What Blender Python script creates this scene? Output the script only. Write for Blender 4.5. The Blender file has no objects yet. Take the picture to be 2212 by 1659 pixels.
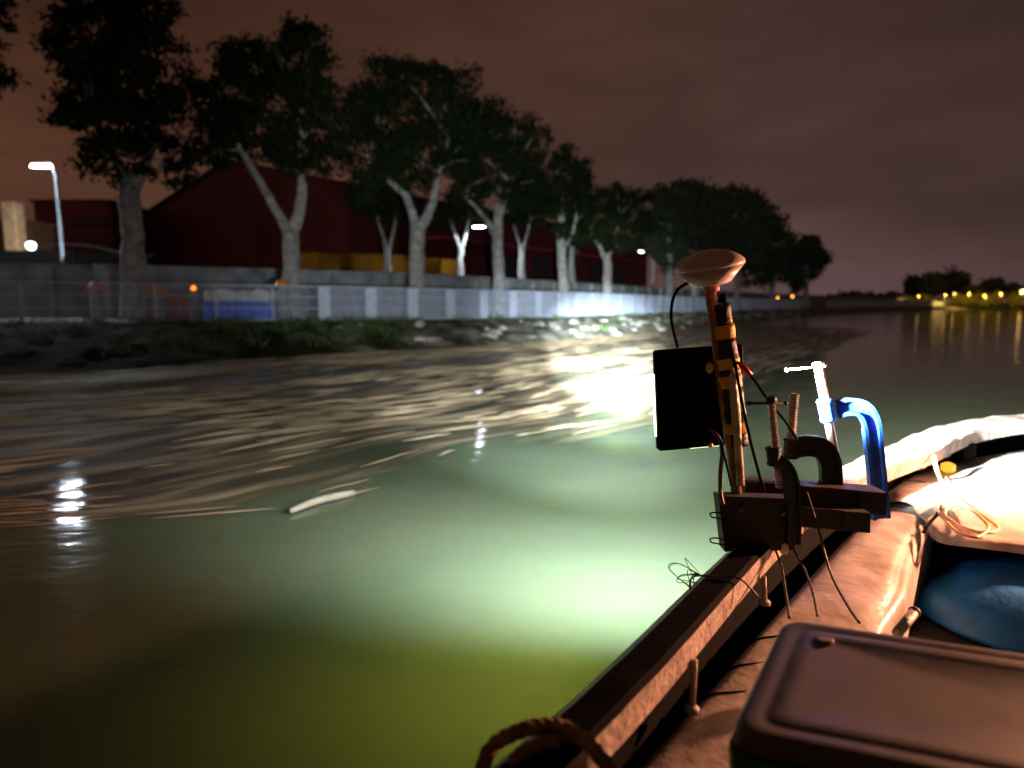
import bpy, math, random
import numpy as np
from mathutils import Vector, Matrix, noise
random.seed(7); np.random.seed(7)
sc = bpy.context.scene
PI = math.pi

# ---------------------------------------------------------------- camera
FPX, CX, CY, HOR = 1400.0, 1106.0, 829.5, 655.0        # photograph measured at 2212 x 1659
CAMH = 1.7
PITCH = math.atan((CY - HOR) / FPX)
cam_d = bpy.data.cameras.new('camera'); cam = bpy.data.objects.new('camera', cam_d)
sc.collection.objects.link(cam); sc.camera = cam
cam.location = (0, 0, CAMH); cam.rotation_euler = (PI/2 - PITCH, 0, 0)
cam_d.sensor_width = 36; cam_d.lens = 36 * FPX / 2212; cam_d.clip_start = 0.05; cam_d.clip_end = 5000
cam_d.dof.use_dof = True; cam_d.dof.focus_distance = 2.7; cam_d.dof.aperture_fstop = 1.15

# ---------------------------------------------------------------- exposure, sky
sc.view_settings.view_transform = 'Standard'; sc.view_settings.look = 'None'
sc.view_settings.exposure = 0; sc.view_settings.gamma = 1
sc.render.resolution_x = 1024; sc.render.resolution_y = 768
w = bpy.data.worlds.new('World'); sc.world = w; w.use_nodes = True
nt = w.node_tree; N = nt.nodes; L = nt.links
for n in list(N): N.remove(n)
out = N.new('ShaderNodeOutputWorld'); bg = N.new('ShaderNodeBackground')
tc = N.new('ShaderNodeTexCoord'); sep = N.new('ShaderNodeSeparateXYZ'); L.new(tc.outputs['Generated'], sep.inputs[0])
el = N.new('ShaderNodeValToRGB'); L.new(sep.outputs['Z'], el.inputs[0])        # elevation
cr = el.color_ramp
cr.elements[0].position = 0.0; cr.elements[0].color = (.118, .069, .066, 1)
cr.elements[1].position = 0.85; cr.elements[1].color = (.030, .016, .0105, 1)
for p, c in ((.10, (.090, .051, .039, 1)), (.24, (.062, .033, .024, 1)), (.45, (.046, .0235, .016, 1))):
    e = cr.elements.new(p); e.color = c
# city glow is redder towards the left, cloud is darker towards the right
az = N.new('ShaderNodeMapRange'); az.inputs[1].default_value = -.7; az.inputs[2].default_value = .7
L.new(sep.outputs['X'], az.inputs[0])
azr = N.new('ShaderNodeValToRGB'); L.new(az.outputs[0], azr.inputs[0])
azr.color_ramp.elements[0].color = (1.22, .88, .64, 1); azr.color_ramp.elements[1].color = (.66, .65, .70, 1)
e = azr.color_ramp.elements.new(.72); e.color = (1.06, 1.03, 1.16, 1)
mul = N.new('ShaderNodeMixRGB'); mul.blend_type = 'MULTIPLY'; mul.inputs[0].default_value = 1
L.new(el.outputs[0], mul.inputs[1]); L.new(azr.outputs[0], mul.inputs[2])
mp = N.new('ShaderNodeMapping'); mp.inputs['Scale'].default_value = (1.6, 1.6, 5.5); mp.inputs['Rotation'].default_value = (0, .35, 0)
L.new(tc.outputs['Generated'], mp.inputs[0])
cl = N.new('ShaderNodeTexNoise'); cl.inputs['Scale'].default_value = 1.7; cl.inputs['Detail'].default_value = 5
L.new(mp.outputs[0], cl.inputs['Vector'])
clr = N.new('ShaderNodeMapRange'); clr.inputs[1].default_value = .3; clr.inputs[2].default_value = .7
clr.inputs[3].default_value = .62; clr.inputs[4].default_value = 1.25
L.new(cl.outputs[0], clr.inputs[0])
mul2 = N.new('ShaderNodeMixRGB'); mul2.blend_type = 'MULTIPLY'; mul2.inputs[0].default_value = 1
L.new(mul.outputs[0], mul2.inputs[1]); L.new(clr.outputs[0], mul2.inputs[2])
L.new(mul2.outputs[0], bg.inputs[0]); bg.inputs[1].default_value = 1.0
L.new(bg.outputs[0], out.inputs[0])

# ---------------------------------------------------------------- light levels (lamps are built further down)
FLOOD_WIDE = 24000.0      # W, wide spill of the floodlight panel
FLOOD_BEAM = 460000.0     # W, its beam
DECK_LAMP = 1900.0        # W, warm lamp on the boat
FLOOD_DOWN = 1650.0      # W, its downward throw on the water
STREET = 350.0          # W, each street lamp

# ---------------------------------------------------------------- picture geometry -> world
_f = Vector((0, math.cos(PITCH), -math.sin(PITCH))); _u = Vector((0, math.sin(PITCH), math.cos(PITCH)))
def ray(px, py):
    return Vector((1, 0, 0)) * ((px - CX)/FPX) + _f + _u * (-(py - CY)/FPX)
def P(px, py, Y):
    d = ray(px, py); return Vector((0, 0, CAMH)) + d * (Y/d.y)
def Z(px, py, z):
    d = ray(px, py); return Vector((0, 0, CAMH)) + d * ((z - CAMH)/d.z)

# ---------------------------------------------------------------- helpers
def tag(o, label=None, cat=None, group=None, kind=None):
    if label: o['label'] = label
    if cat: o['category'] = cat
    if group: o['group'] = group
    if kind: o['kind'] = kind
    return o
def thing(name, loc, label, cat, group=None, rz=0):
    o = bpy.data.objects.new(name, None); sc.collection.objects.link(o)
    o.location = loc; o.rotation_euler = (0, 0, rz); o.empty_display_size = .2
    return tag(o, label, cat, group)

MATS = {}
def mat(name, col, rough=.6, metal=0, var=.25, scale=8, bump=.15, col2=None, emit=None, spec=.5, coat=0, detail=5):
    if name in MATS: return MATS[name]
    m = bpy.data.materials.new(name); m.use_nodes = True; t = m.node_tree
    b = t.nodes['Principled BSDF']
    b.inputs['Roughness'].default_value = rough; b.inputs['Metallic'].default_value = metal
    b.inputs['Specular IOR Level'].default_value = spec; b.inputs['Coat Weight'].default_value = coat
    tcn = t.nodes.new('ShaderNodeTexCoord'); n = t.nodes.new('ShaderNodeTexNoise')
    n.inputs['Scale'].default_value = scale; n.inputs['Detail'].default_value = detail
    t.links.new(tcn.outputs['Object'], n.inputs['Vector'])
    r = t.nodes.new('ShaderNodeValToRGB')
    c2 = col2 or tuple(c*(1-var) for c in col); c1 = col if col2 else tuple(min(1, c*(1+var)) for c in col)
    r.color_ramp.elements[0].position = .32; r.color_ramp.elements[0].color = (*c2, 1)
    r.color_ramp.elements[1].position = .66; r.color_ramp.elements[1].color = (*c1, 1)
    t.links.new(n.outputs[0], r.inputs[0]); t.links.new(r.outputs[0], b.inputs['Base Color'])
    if bump:
        n2 = t.nodes.new('ShaderNodeTexNoise'); n2.inputs['Scale'].default_value = scale*4; n2.inputs['Detail'].default_value = 6
        t.links.new(tcn.outputs['Object'], n2.inputs['Vector'])
        bp = t.nodes.new('ShaderNodeBump'); bp.inputs['Strength'].default_value = bump; bp.inputs['Distance'].default_value = .02
        t.links.new(n2.outputs[0], bp.inputs['Height']); t.links.new(bp.outputs[0], b.inputs['Normal'])
    if emit:
        b.inputs['Emission Color'].default_value = (*emit[0], 1); b.inputs['Emission Strength'].default_value = emit[1]
    MATS[name] = m; return m

class MB:
    def __init__(s): s.v = []; s.f = []; s.sm = []
    def add(s, vs, fs, smooth=False):
        o = len(s.v); s.v += [tuple(v) for v in vs]; s.f += [tuple(i+o for i in f) for f in fs]; s.sm += [smooth]*len(fs)
    def box(s, c, size, rot=None, bev=0):
        x, y, z = (d/2 for d in size); c = Vector(c)
        R = rot if rot is not None else Matrix.Identity(3)
        if bev <= 0:
            vs = [c + R @ Vector((a*x, b*y, d*z)) for a in (-1, 1) for b in (-1, 1) for d in (-1, 1)]
            s.add(vs, [(0,1,3,2),(4,6,7,5),(0,4,5,1),(2,3,7,6),(0,2,6,4),(1,5,7,3)])
        else:
            prof = [(-x+bev, -y), (x-bev, -y), (x, -y+bev), (x, y-bev), (x-bev, y), (-x+bev, y), (-x, y-bev), (-x, -y+bev)]
            def sh(k): return [((px*(abs(x)-bev)/x if abs(px) == x else px*(1-bev/(x*1.0))), py*(1-bev/y)) for px, py in prof]
            rings = []
            for zz, inner in ((-z, True), (-z+bev, False), (z-bev, False), (z, True)):
                pr = [(px*(1-bev/x), py*(1-bev/y)) for px, py in prof] if inner else prof
                rings.append([c + R @ Vector((px, py, zz)) for px, py in pr])
            s.loft(rings, closed=True, cap=True)
    def loft(s, rings, closed=True, cap=False, smooth=False):
        n = len(rings[0]); vs = [p for r in rings for p in r]; fs = []
        for i in range(len(rings)-1):
            for j in range(n if closed else n-1):
                k = (j+1) % n
                fs.append((i*n+j, i*n+k, (i+1)*n+k, (i+1)*n+j))
        if cap: fs.append(tuple(range(n-1, -1, -1))); fs.append(tuple((len(rings)-1)*n + j for j in range(n)))
        s.add(vs, fs, smooth)
    def tube(s, path, r, n=10, cap=True, smooth=True, flat=1.0, upv=None):
        path = [Vector(p) for p in path]; m = len(path)
        rr = r if isinstance(r, (list, tuple)) else [r]*m
        rings = []; ref = Vector(upv) if upv else None
        for i, p in enumerate(path):
            t = (path[min(i+1, m-1)] - path[max(i-1, 0)]); t = t.normalized() if t.length > 1e-9 else Vector((0,0,1))
            if ref is None: ref = Vector((0,0,1)) if abs(t.z) < .9 else Vector((0,1,0))
            a = t.cross(ref)
            if a.length < 1e-4: a = t.cross(Vector((1,.1,.2)))
            a.normalize(); b = a.cross(t).normalized()
            if not upv: ref = b
            rings.append([p + a*(rr[i]*math.cos(2*PI*k/n)) + b*(rr[i]*flat*math.sin(2*PI*k/n)) for k in range(n)])
        s.loft(rings, True, cap, smooth)
    def bar(s, p0, p1, wd, ht, up=(0,0,1), bev=0):
        p0 = Vector(p0); p1 = Vector(p1); d = (p1-p0); ln = d.length; d.normalize()
        a = d.cross(Vector(up)).normalized(); b = a.cross(d)
        R = Matrix((d, a, b)).transposed()
        s.box((p0+p1)/2, (ln, wd, ht), R, bev)
    def lathe(s, c, prof, n=28, axis=None, smooth=True):
        c = Vector(c); ax = Vector(axis).normalized() if axis else Vector((0,0,1))
        a = ax.orthogonal().normalized(); b = ax.cross(a)
        s.loft([[c + ax*h + (a*math.cos(2*PI*k/n)+b*math.sin(2*PI*k/n))*max(r, 1e-4) for k in range(n)] for r, h in prof], True, True, smooth)
    def build(s, name, m, parent=None, loc=None):
        me = bpy.data.meshes.new(name)
        off = Vector((0,0,0))
        if parent is not None: 
            inv = parent_inv(parent); vs = [tuple(inv @ Vector(v)) for v in s.v]
        elif loc is not None:
            off = Vector(loc); vs = [tuple(Vector(v)-off) for v in s.v]
        else: vs = s.v
        me.from_pydata(vs, [], s.f); me.update()
        for p, q in zip(me.polygons, s.sm): p.use_smooth = q
        me.materials.append(m)
        o = bpy.data.objects.new(name, me); sc.collection.objects.link(o)
        if parent is not None: o.parent = parent
        else: o.location = off
        return o
def parent_inv(p):
    M = Matrix.Identity(4); q = p
    while q is not None:
        M = (Matrix.Translation(q.location) @ q.rotation_euler.to_matrix().to_4x4()) @ M; q = q.parent
    return M.inverted()
def light(name, kind, loc, power, col, aim=None, size=.2, size_y=None, parent=None, spot=None, blend=1):
    d = bpy.data.lights.new(name, kind); d.energy = power; d.color = col
    if kind == 'AREA':
        d.shape = 'RECTANGLE'; d.size = size; d.size_y = size_y or size
    else: d.shadow_soft_size = size
    if kind == 'SPOT': d.spot_size = spot; d.spot_blend = blend
    o = bpy.data.objects.new(name, d); sc.collection.objects.link(o)
    loc = Vector(loc)
    if aim is not None: o.rotation_euler = (Vector(aim)-loc).to_track_quat('-Z', 'Y').to_euler()
    if parent is not None:
        loc = parent_inv(parent) @ loc; o.parent = parent
    o.location = loc
    return o
def smooth_path(pts, n=8):
    pts = [Vector(p) for p in pts]; res = []
    for i in range(len(pts)-1):
        p0 = pts[max(i-1,0)]; p1 = pts[i]; p2 = pts[i+1]; p3 = pts[min(i+2, len(pts)-1)]
        for k in range(n):
            t = k/n
            res.append(.5*((2*p1) + (p2-p0)*t + (2*p0-5*p1+4*p2-p3)*t*t + (3*p1-p0-3*p2+p3)*t**3))
    res.append(pts[-1]); return res
def interp(x, xs, ys):
    return float(np.interp(x, xs, ys))

# ================================================================ SETTING
# curves of the river bank in plan (X, Y): water line, foot of the fence, retaining wall
WATER = [Vector(p) for p in ((-60, 1), (-40, 5.5), (-22, 10.5), (-12.6, 14), (-8, 18.5), (-4.5, 22.5), (0, 27.2), (7, 36.5), (17, 52), (36, 83), (62, 118), (90, 150), (125, 190))] if False else None
water_pts = [(-75,-6,0), (-40, 5.5,0), (-24,10,0), (-11.8,15.0,0), (-7.8,19.2,0), (-4.4,22.8,0), (0.6,27.6,0), (7.5,37,0), (17.5,54,0), (36,84,0), (60,117,0), (95,155,0), (150,205,0)]
fence_pts = [(-75,8,0), (-40,15.5,0), (-25,19.8,0), (-18,22.6,0), (-9.4,26.4,0), (-3.5,30.6,0), (1.2,35.2,0), (4.8,40,0), (10,48,0), (17,59.5,0), (41,96,0), (64,127,0), (98,163,0), (152,214,0)]
def polyd(pts, n=10): return smooth_path(pts, n)
Wc = polyd(water_pts); Fc = polyd(fence_pts)
def resample(path, n):
    d = [0]
    for a, b in zip(path, path[1:]): d.append(d[-1] + (b-a).length)
    xs = np.linspace(0, d[-1], n)
    return [Vector((float(np.interp(x, d, [p.x for p in path])), float(np.interp(x, d, [p.y for p in path])), float(np.interp(x, d, [p.z for p in path])))) for x in xs], d[-1]
NB = 1000
Wr, _ = resample(Wc, NB); 
# match each water point with the fence curve
def nearest(path, p):
    q = min(path, key=lambda r: (r-p).length_squared); return q
Fd, _ = resample(Fc, 1400)
tang = [(Wr[min(i+1,NB-1)]-Wr[max(i-1,0)]).normalized() for i in range(NB)]
Fm = [nearest(Fd, p) for p in Wr]
def zbank(x):     # ground height at the fence foot
    return interp(x, (-40, -18, 0, 20, 60), (1.06, 1.03, .9, .82, .8))

# bank slope from under the water up to the fence, then the towpath behind it
mb_v = []; rows = 34
for i in range(NB):
    p, q = Wr[i], Fm[i]; zt = zbank(q.x)
    for j in range(rows):
        t = (j/(rows-1))*1.0
        s = -0.12 + 1.12*t
        pos = p.lerp(q, s)
        hgt = zt*(1 - (1-max(0, s))**1.7) if s > 0 else s*3.0
        if j < rows-2 and s > -.02:
            nz = noise.fractal(Vector((pos.x*.9, pos.y*.9, 3)), .8, 2.1, 6)*1.3
            n2 = noise.noise(Vector((pos.x*2.7, pos.y*2.7, 9)))
            hgt += (.20*nz + .10*abs(n2))*min(1, (1-s)*3)*min(1, .35+s*3)
        mb_v.append((pos.x, pos.y, hgt))
fs = [(i*rows+j, (i+1)*rows+j, (i+1)*rows+j+1, i*rows+j+1) for i in range(NB-1) for j in range(rows-1)]
mb = MB(); mb.add(mb_v, fs, True)
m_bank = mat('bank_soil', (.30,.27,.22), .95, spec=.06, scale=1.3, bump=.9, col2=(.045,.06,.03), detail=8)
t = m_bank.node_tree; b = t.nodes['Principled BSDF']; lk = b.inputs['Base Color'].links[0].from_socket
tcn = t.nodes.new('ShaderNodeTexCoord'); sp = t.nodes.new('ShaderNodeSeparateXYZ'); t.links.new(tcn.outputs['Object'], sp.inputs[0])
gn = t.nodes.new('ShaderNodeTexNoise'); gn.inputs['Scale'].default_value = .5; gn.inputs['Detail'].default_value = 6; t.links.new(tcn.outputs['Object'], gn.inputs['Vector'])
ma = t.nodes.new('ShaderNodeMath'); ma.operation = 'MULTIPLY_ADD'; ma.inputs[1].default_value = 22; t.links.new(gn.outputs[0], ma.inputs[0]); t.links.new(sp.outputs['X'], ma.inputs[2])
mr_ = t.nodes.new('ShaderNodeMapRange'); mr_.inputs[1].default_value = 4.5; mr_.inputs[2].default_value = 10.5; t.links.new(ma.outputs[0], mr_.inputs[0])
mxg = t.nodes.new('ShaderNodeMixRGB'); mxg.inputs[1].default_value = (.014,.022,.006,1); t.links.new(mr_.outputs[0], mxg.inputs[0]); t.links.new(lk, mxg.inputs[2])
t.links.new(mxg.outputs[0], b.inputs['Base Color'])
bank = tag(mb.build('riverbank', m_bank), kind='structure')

# land sheet behind the fence (towpath and beyond, up to the horizon)
off = []
mb = MB()
land_rows = []
for i in range(0, NB):
    q = Fm[i]; nrm = Vector((-tang[i].y, tang[i].x, 0))
    land_rows.append([(q.x, q.y, zbank(q.x)-.004), (q.x+nrm.x*3, q.y+nrm.y*3, zbank(q.x)+.03), (q.x+nrm.x*9, q.y+nrm.y*9, zbank(q.x)+.05)])
mb.loft([[Vector(p) for p in r] for r in land_rows], closed=False, smooth=True)
m_path = mat('path_gravel', (.16,.15,.13), .95, scale=3, bump=.5)
tag(mb.build('towpath', m_path), kind='structure')

# raised road level behind a retaining wall
ZR = 3.3
wall_path = []; tw = []
for i in range(0, NB, 5):
    q = Fm[i]; nrm = Vector((-tang[i].y, tang[i].x, 0)); wall_path.append(q + nrm*7.2)
wall_path = [p for k, p in enumerate(wall_path)]
mb = MB()
mb.loft([[Vector((p.x, p.y, ZR-.02)), Vector((p.x-500*.82, p.y+500*.57, ZR-.02))] for p in wall_path], closed=False)
m_asph = mat('asphalt', (.05,.05,.05), .9, scale=2, bump=.3)
tag(mb.build('road', m_asph), kind='structure')
wall = thing('retaining_wall', wall_path[80], 'long grey concrete retaining wall running behind the tree trunks', 'wall')
m_conc = mat('concrete', (.34,.36,.36), .85, scale=1.1, bump=.4, col2=(.15,.17,.17), detail=8)
mb = MB(); cap = MB(); pil = MB()
rings = []; rc = []
for i, p in enumerate(wall_path):
    a = wall_path[max(0,i-1)]; b = wall_path[min(len(wall_path)-1, i+1)]; t = (b-a).normalized(); nn = Vector((-t.y, t.x, 0))
    rings.append([p + Vector((0,0,.6)), p + Vector((0,0,ZR)), p+nn*.3+Vector((0,0,ZR)), p+nn*.3+Vector((0,0,.6))])
    rc.append([p - nn*.06 + Vector((0,0,ZR+.003)), p - nn*.06 + Vector((0,0,ZR+.12)), p+nn*.36+Vector((0,0,ZR+.12)), p+nn*.36+Vector((0,0,ZR+.003))])
mb.loft(rings, True, True); cap.loft(rc, True, True)
mb.build('wall_face', m_conc, wall); cap.build('coping', m_conc, wall)
pl, plen = resample(wall_path, 90)
for k in range(1, 89):
    p = pl[k]
    if not (-45 < p.x < 60): continue
    t = (pl[k+1]-pl[k-1]).normalized(); nn = Vector((-t.y,t.x,0))
    pil.bar(p - nn*.12+Vector((0,0,.7)), p-nn*.12+Vector((0,0,ZR-.01)), .3, .24, up=nn)
pil.build('pilaster', m_conc, wall)

# water: one sheet reaching the horizon
mb = MB(); mb.add([(-1500,-200,0),(1500,-200,0),(1500,3000,0),(-1500,3000,0),(-1500,-200,-60),(1500,-200,-60),(1500,3000,-60),(-1500,3000,-60)],
       [(0,1,2,3),(7,6,5,4),(0,4,5,1),(1,5,6,2),(2,6,7,3),(3,7,4,0)])
mw = bpy.data.materials.new('river_water'); mw.use_nodes = True; t = mw.node_tree; b = t.nodes['Principled BSDF']
b.inputs['Base Color'].default_value = (.115,.155,.095,1); b.inputs['Roughness'].default_value = .07
b.inputs['Subsurface Weight'].default_value = 1.0; b.inputs['Subsurface Radius'].default_value = (1.0,1.0,.14); b.inputs['Subsurface Scale'].default_value = 1.6
b.inputs['IOR'].default_value = 1.33
tcn = t.nodes.new('ShaderNodeTexCoord')
mpn = t.nodes.new('ShaderNodeMapping'); mpn.inputs['Scale'].default_value = (1, 2.1, 1); mpn.inputs['Rotation'].default_value = (0,0,.5)
t.links.new(tcn.outputs['Object'], mpn.inputs[0])
n1 = t.nodes.new('ShaderNodeTexNoise'); n1.inputs['Scale'].default_value = .9; n1.inputs['Detail'].default_value = 3
n2 = t.nodes.new('ShaderNodeTexNoise'); n2.inputs['Scale'].default_value = 4.5; n2.inputs['Detail'].default_value = 3
n3 = t.nodes.new('ShaderNodeTexNoise'); n3.inputs['Scale'].default_value = .22; n3.inputs['Detail'].default_value = 1
for n in (n1, n2): t.links.new(mpn.outputs[0], n.inputs['Vector'])
t.links.new(tcn.outputs['Object'], n3.inputs['Vector'])
mx = t.nodes.new('ShaderNodeMath'); mx.operation = 'MULTIPLY_ADD'; mx.inputs[1].default_value = .12
t.links.new(n2.outputs[0], mx.inputs[0]); t.links.new(n1.outputs[0], mx.inputs[2])
bp = t.nodes.new('ShaderNodeBump'); bp.inputs['Strength'].default_value = .45; bp.inputs['Distance'].default_value = .036
t.links.new(mx.outputs[0], bp.inputs['Height']); t.links.new(bp.outputs[0], b.inputs['Normal'])
tag(mb.build('water', mw), kind='structure')

# ---------------------------------------------------------------- floating scum and reed drifting along the bank
# flow lines run parallel to the bank; u = metres along, v = metres out from the water line
scx = []; 
def flow_pt(i, dist):      # i index on Wr, dist out from the bank
    n = Vector((tang[i].y, -tang[i].x, 0)); return Wr[i] + n*dist
i0 = min(range(NB), key=lambda k: abs(Wr[k].x + 30)); i1 = min(range(NB), key=lambda k: abs(Wr[k].x - 26))
def raft_width(x):
    return interp(x, (-30,-16,-10,-5,0,6,12,20,26), (12,10.0,11.5,13.2,14.0,12.0,8.5,6.5,3))
m_scum = bpy.data.materials.new('floating_scum'); m_scum.use_nodes = True; t = m_scum.node_tree; b = t.nodes['Principled BSDF']
b.inputs['Roughness'].default_value = .75
uvn = t.nodes.new('ShaderNodeTexCoord')
def unoise(scale, sx, sy, det=4, dist=0):
    m_ = t.nodes.new('ShaderNodeMapping'); m_.inputs['Scale'].default_value = (sx, sy, 1); t.links.new(uvn.outputs['UV'], m_.inputs[0])
    n_ = t.nodes.new('ShaderNodeTexNoise'); n_.inputs['Scale'].default_value = scale; n_.inputs['Detail'].default_value = det
    n_.inputs['Distortion'].default_value = dist
    t.links.new(m_.outputs[0], n_.inputs['Vector']); return n_
na = unoise(1, .13, .95, 5, .5); nb_ = unoise(1, .30, 2.8, 4, .5); nc = unoise(1, .05, .35, 2)
def math_(op, a, c, clamp=False):
    k = t.nodes.new('ShaderNodeMath'); k.operation = op; k.use_clamp = clamp
    for i_, q_ in enumerate((a, c)):
        if isinstance(q_, (int, float)): k.inputs[i_].default_value = q_
        else: t.links.new(q_, k.inputs[i_])
    return k.outputs[0]
edge = t.nodes.new('ShaderNodeAttribute'); edge.attribute_name = 'cover'
s_ = math_('ADD', math_('MULTIPLY', na.outputs[0], .95), math_('MULTIPLY', nb_.outputs[0], .55))
s_ = math_('ADD', s_, math_('MULTIPLY', nc.outputs[0], .95))
s_ = math_('ADD', s_, math_('MULTIPLY', edge.outputs['Fac'], .62))
mr = t.nodes.new('ShaderNodeMapRange'); mr.inputs[1].default_value = 1.46; mr.inputs[2].default_value = 1.84; mr.inputs[4].default_value = .95; t.links.new(s_, mr.inputs[0])
t.links.new(mr.outputs[0], b.inputs['Alpha'])
cr2 = t.nodes.new('ShaderNodeValToRGB'); t.links.new(nb_.outputs[0], cr2.inputs[0])
cr2.color_ramp.elements[0].position = .35; cr2.color_ramp.elements[0].color = (.035,.022,.012,1)
cr2.color_ramp.elements[1].position = .68; cr2.color_ramp.elements[1].color = (.48,.40,.25,1)
e = cr2.color_ramp.elements.new(.5); e.color = (.15,.11,.055,1)
t.links.new(cr2.outputs[0], b.inputs['Base Color'])
bpn = t.nodes.new('ShaderNodeBump'); bpn.inputs['Strength'].default_value = .6; bpn.inputs['Distance'].default_value = .04
t.links.new(nb_.outputs[0], bpn.inputs['Height']); t.links.new(bpn.outputs[0], b.inputs['Normal'])
vs = []; fsx = []; uv = []; cov = []
cols = 110; K = list(range(240)); KN = len(K)
inn, _ = resample([p for p in Wc if -30 < p.x < 28], KN)
outp = [Z(px, py, 0) for px, py in ((-600,1215),(0,1165),(250,1150),(620,1116),(800,1068),(960,1022),(1150,960),(1420,908),(1560,850),(1700,790),(1830,738),(1900,715))]
outc, _ = resample(smooth_path(outp, 8), KN)
def flow(a_, s):
    p = inn[a_].lerp(outc[a_], s); q0 = inn[max(a_-1,0)].lerp(outc[max(a_-1,0)], s); q1 = inn[min(a_+1,KN-1)].lerp(outc[min(a_+1,KN-1)], s)
    return p, (q1-q0).normalized()
def cover(a_, s):
    c_ = min(1, (1.06-s)/.12 + .22*noise.noise(Vector((a_*.11, s*3, 4)))) if s > .5 else 1
    c_ *= min(1, a_/8, (KN-1-a_)/60)
    c_ -= .34*math.exp(-((s-.34)/.10)**2) * (1 if a_ < 150 else .5)
    c_ += .16*math.exp(-((s-.84)/.18)**2)
    if a_ < 110: c_ -= (.24 if a_ < 70 else .24-.0045*(a_-70))*max(0, min(1, (s-.72)*6))
    return max(0, c_)
clen = 0
for a_ in K:
    if a_: clen += (flow(a_, .5)[0]-flow(a_-1, .5)[0]).length
    wd = (outc[a_]-inn[a_]).length
    for j in range(cols):
        s = -.01 + 1.07*j/(cols-1); p = flow(a_, s)[0]
        p.z = .012 + .012*noise.noise(Vector((p.x*1.5, p.y*1.5, 0)))
        vs.append(tuple(p)); uv.append((clen, (1-s)*wd)); cov.append(cover(a_, s))
for a_ in range(len(K)-1):
    for j in range(cols-1):
        fsx.append((a_*cols+j, a_*cols+j+1, (a_+1)*cols+j+1, (a_+1)*cols+j))
me = bpy.data.meshes.new('floating_scum'); me.from_pydata(vs, [], fsx); me.update()
ul = me.uv_layers.new(name='UVMap')
for lp in me.loops: ul.data[lp.index].uv = uv[lp.vertex_index]
at = me.attributes.new('cover', 'FLOAT', 'POINT')
for k_, c_ in enumerate(cov): at.data[k_].value = c_
me.materials.append(m_scum)
for p in me.polygons: p.use_smooth = True
o = bpy.data.objects.new('floating_scum', me); sc.collection.objects.link(o)
tag(o, 'brown scum of rotten plants drifting in streaks along the bank', 'scum', kind='stuff')
# reed stalks in it
mb = MB()
m_reed = mat('dry_reed', (.34,.27,.165), .7, scale=.8, bump=0, col2=(.17,.11,.06))
cnt = 0
while cnt < 3400:
    a_ = random.randrange(4, KN-8); s = random.random()**1.15*1.0
    p, tg = flow(a_, s)
    dn = noise.fractal(Vector((a_*.06, s*9, 5)), .8, 2, 3)
    if dn < -.05 + (.25 if s > .92 else 0) and random.random() < .85: continue
    if abs(s-.34) < .08 and random.random() < .7: continue
    near = max(.25, min(1, p.length/14))
    ln = random.uniform(.25, 1.1)*(.55+near); wdt = random.uniform(.006, .016)*(.55+near)
    ang = math.atan2(tg.y, tg.x) + random.gauss(0, .07)
    bend = random.gauss(0, .12)
    ring = []
    for k in range(4):
        u_ = k/3-.5; a2 = ang + bend*u_
        c = p + Vector((math.cos(a2), math.sin(a2), 0))*ln*u_; c.z = .03 + .01*random.random()
        nrm = Vector((-math.sin(a2), math.cos(a2), 0)); ww = wdt*(1-.75*abs(2*u_)**2)
        ring.append([c - nrm*ww, c + nrm*ww, c + Vector((0,0,ww*1.1))])
    mb.loft(ring, True, True); cnt += 1
o = mb.build('drifting_reed', m_reed); tag(o, 'dry reed stalks drifting in the brown scum', 'reeds', kind='stuff')
# pale floating log
fl = thing('floating_stick', Z(695,1084,.02), 'short pale stick floating at the edge of the brown drift', 'stick')
a_ = Z(626,1104,.03); b_ = Z(764,1064,.03)
mb = MB(); pth = smooth_path([a_, a_.lerp(b_, .4)+Vector((0,.05,.01)), b_], 6)
mb.tube(pth, [.022+.010*math.sin(k/len(pth)*3) for k in range(len(pth))], 8)
mb.build('wood', mat('pale_wood', (.22,.24,.20), .6, scale=6), fl)

# ---------------------------------------------------------------- rocks on the bank (rip-rap)
mb = MB()
for k in range(170):
    i = random.randrange(min(range(NB), key=lambda q: abs(Wr[q].x+5)), min(range(NB), key=lambda q: abs(Wr[q].x-45)))
    s = random.uniform(.03, .7); p = Wr[i].lerp(Fm[i], s) + tang[i]*random.uniform(-.5,.5); zt = zbank(Fm[i].x)
    z0 = zt*(1-(1-s)**1.7); r = random.uniform(.08, .28)
    c = Vector((p.x, p.y, z0 + r*.1)); ns = random.random()*100
    rings = []; st = Vector((random.uniform(.9,1.7), random.uniform(.8,1.2), random.uniform(.5,.8)))
    for a1 in range(6):
        th = PI*(a1+.02)/5.04; ring = []
        for b1 in range(8):
            ph = 2*PI*b1/8; dr = Vector((math.sin(th)*math.cos(ph), math.sin(th)*math.sin(ph), math.cos(th)))
            q = r*(1+.35*noise.noise(dr*1.6+Vector((ns,0,0))))
            ring.append(c + Vector((dr.x*st.x, dr.y*st.y, dr.z*st.z))*q)
        rings.append(ring)
    mb.loft(rings, True, True)
o = mb.build('bank_rocks', mat('rock', (.40,.38,.34), .85, scale=2, bump=.5, col2=(.16,.15,.13)))
tag(o, 'pale broken rocks scattered down the river bank below the fence', 'rocks', kind='stuff')
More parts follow.
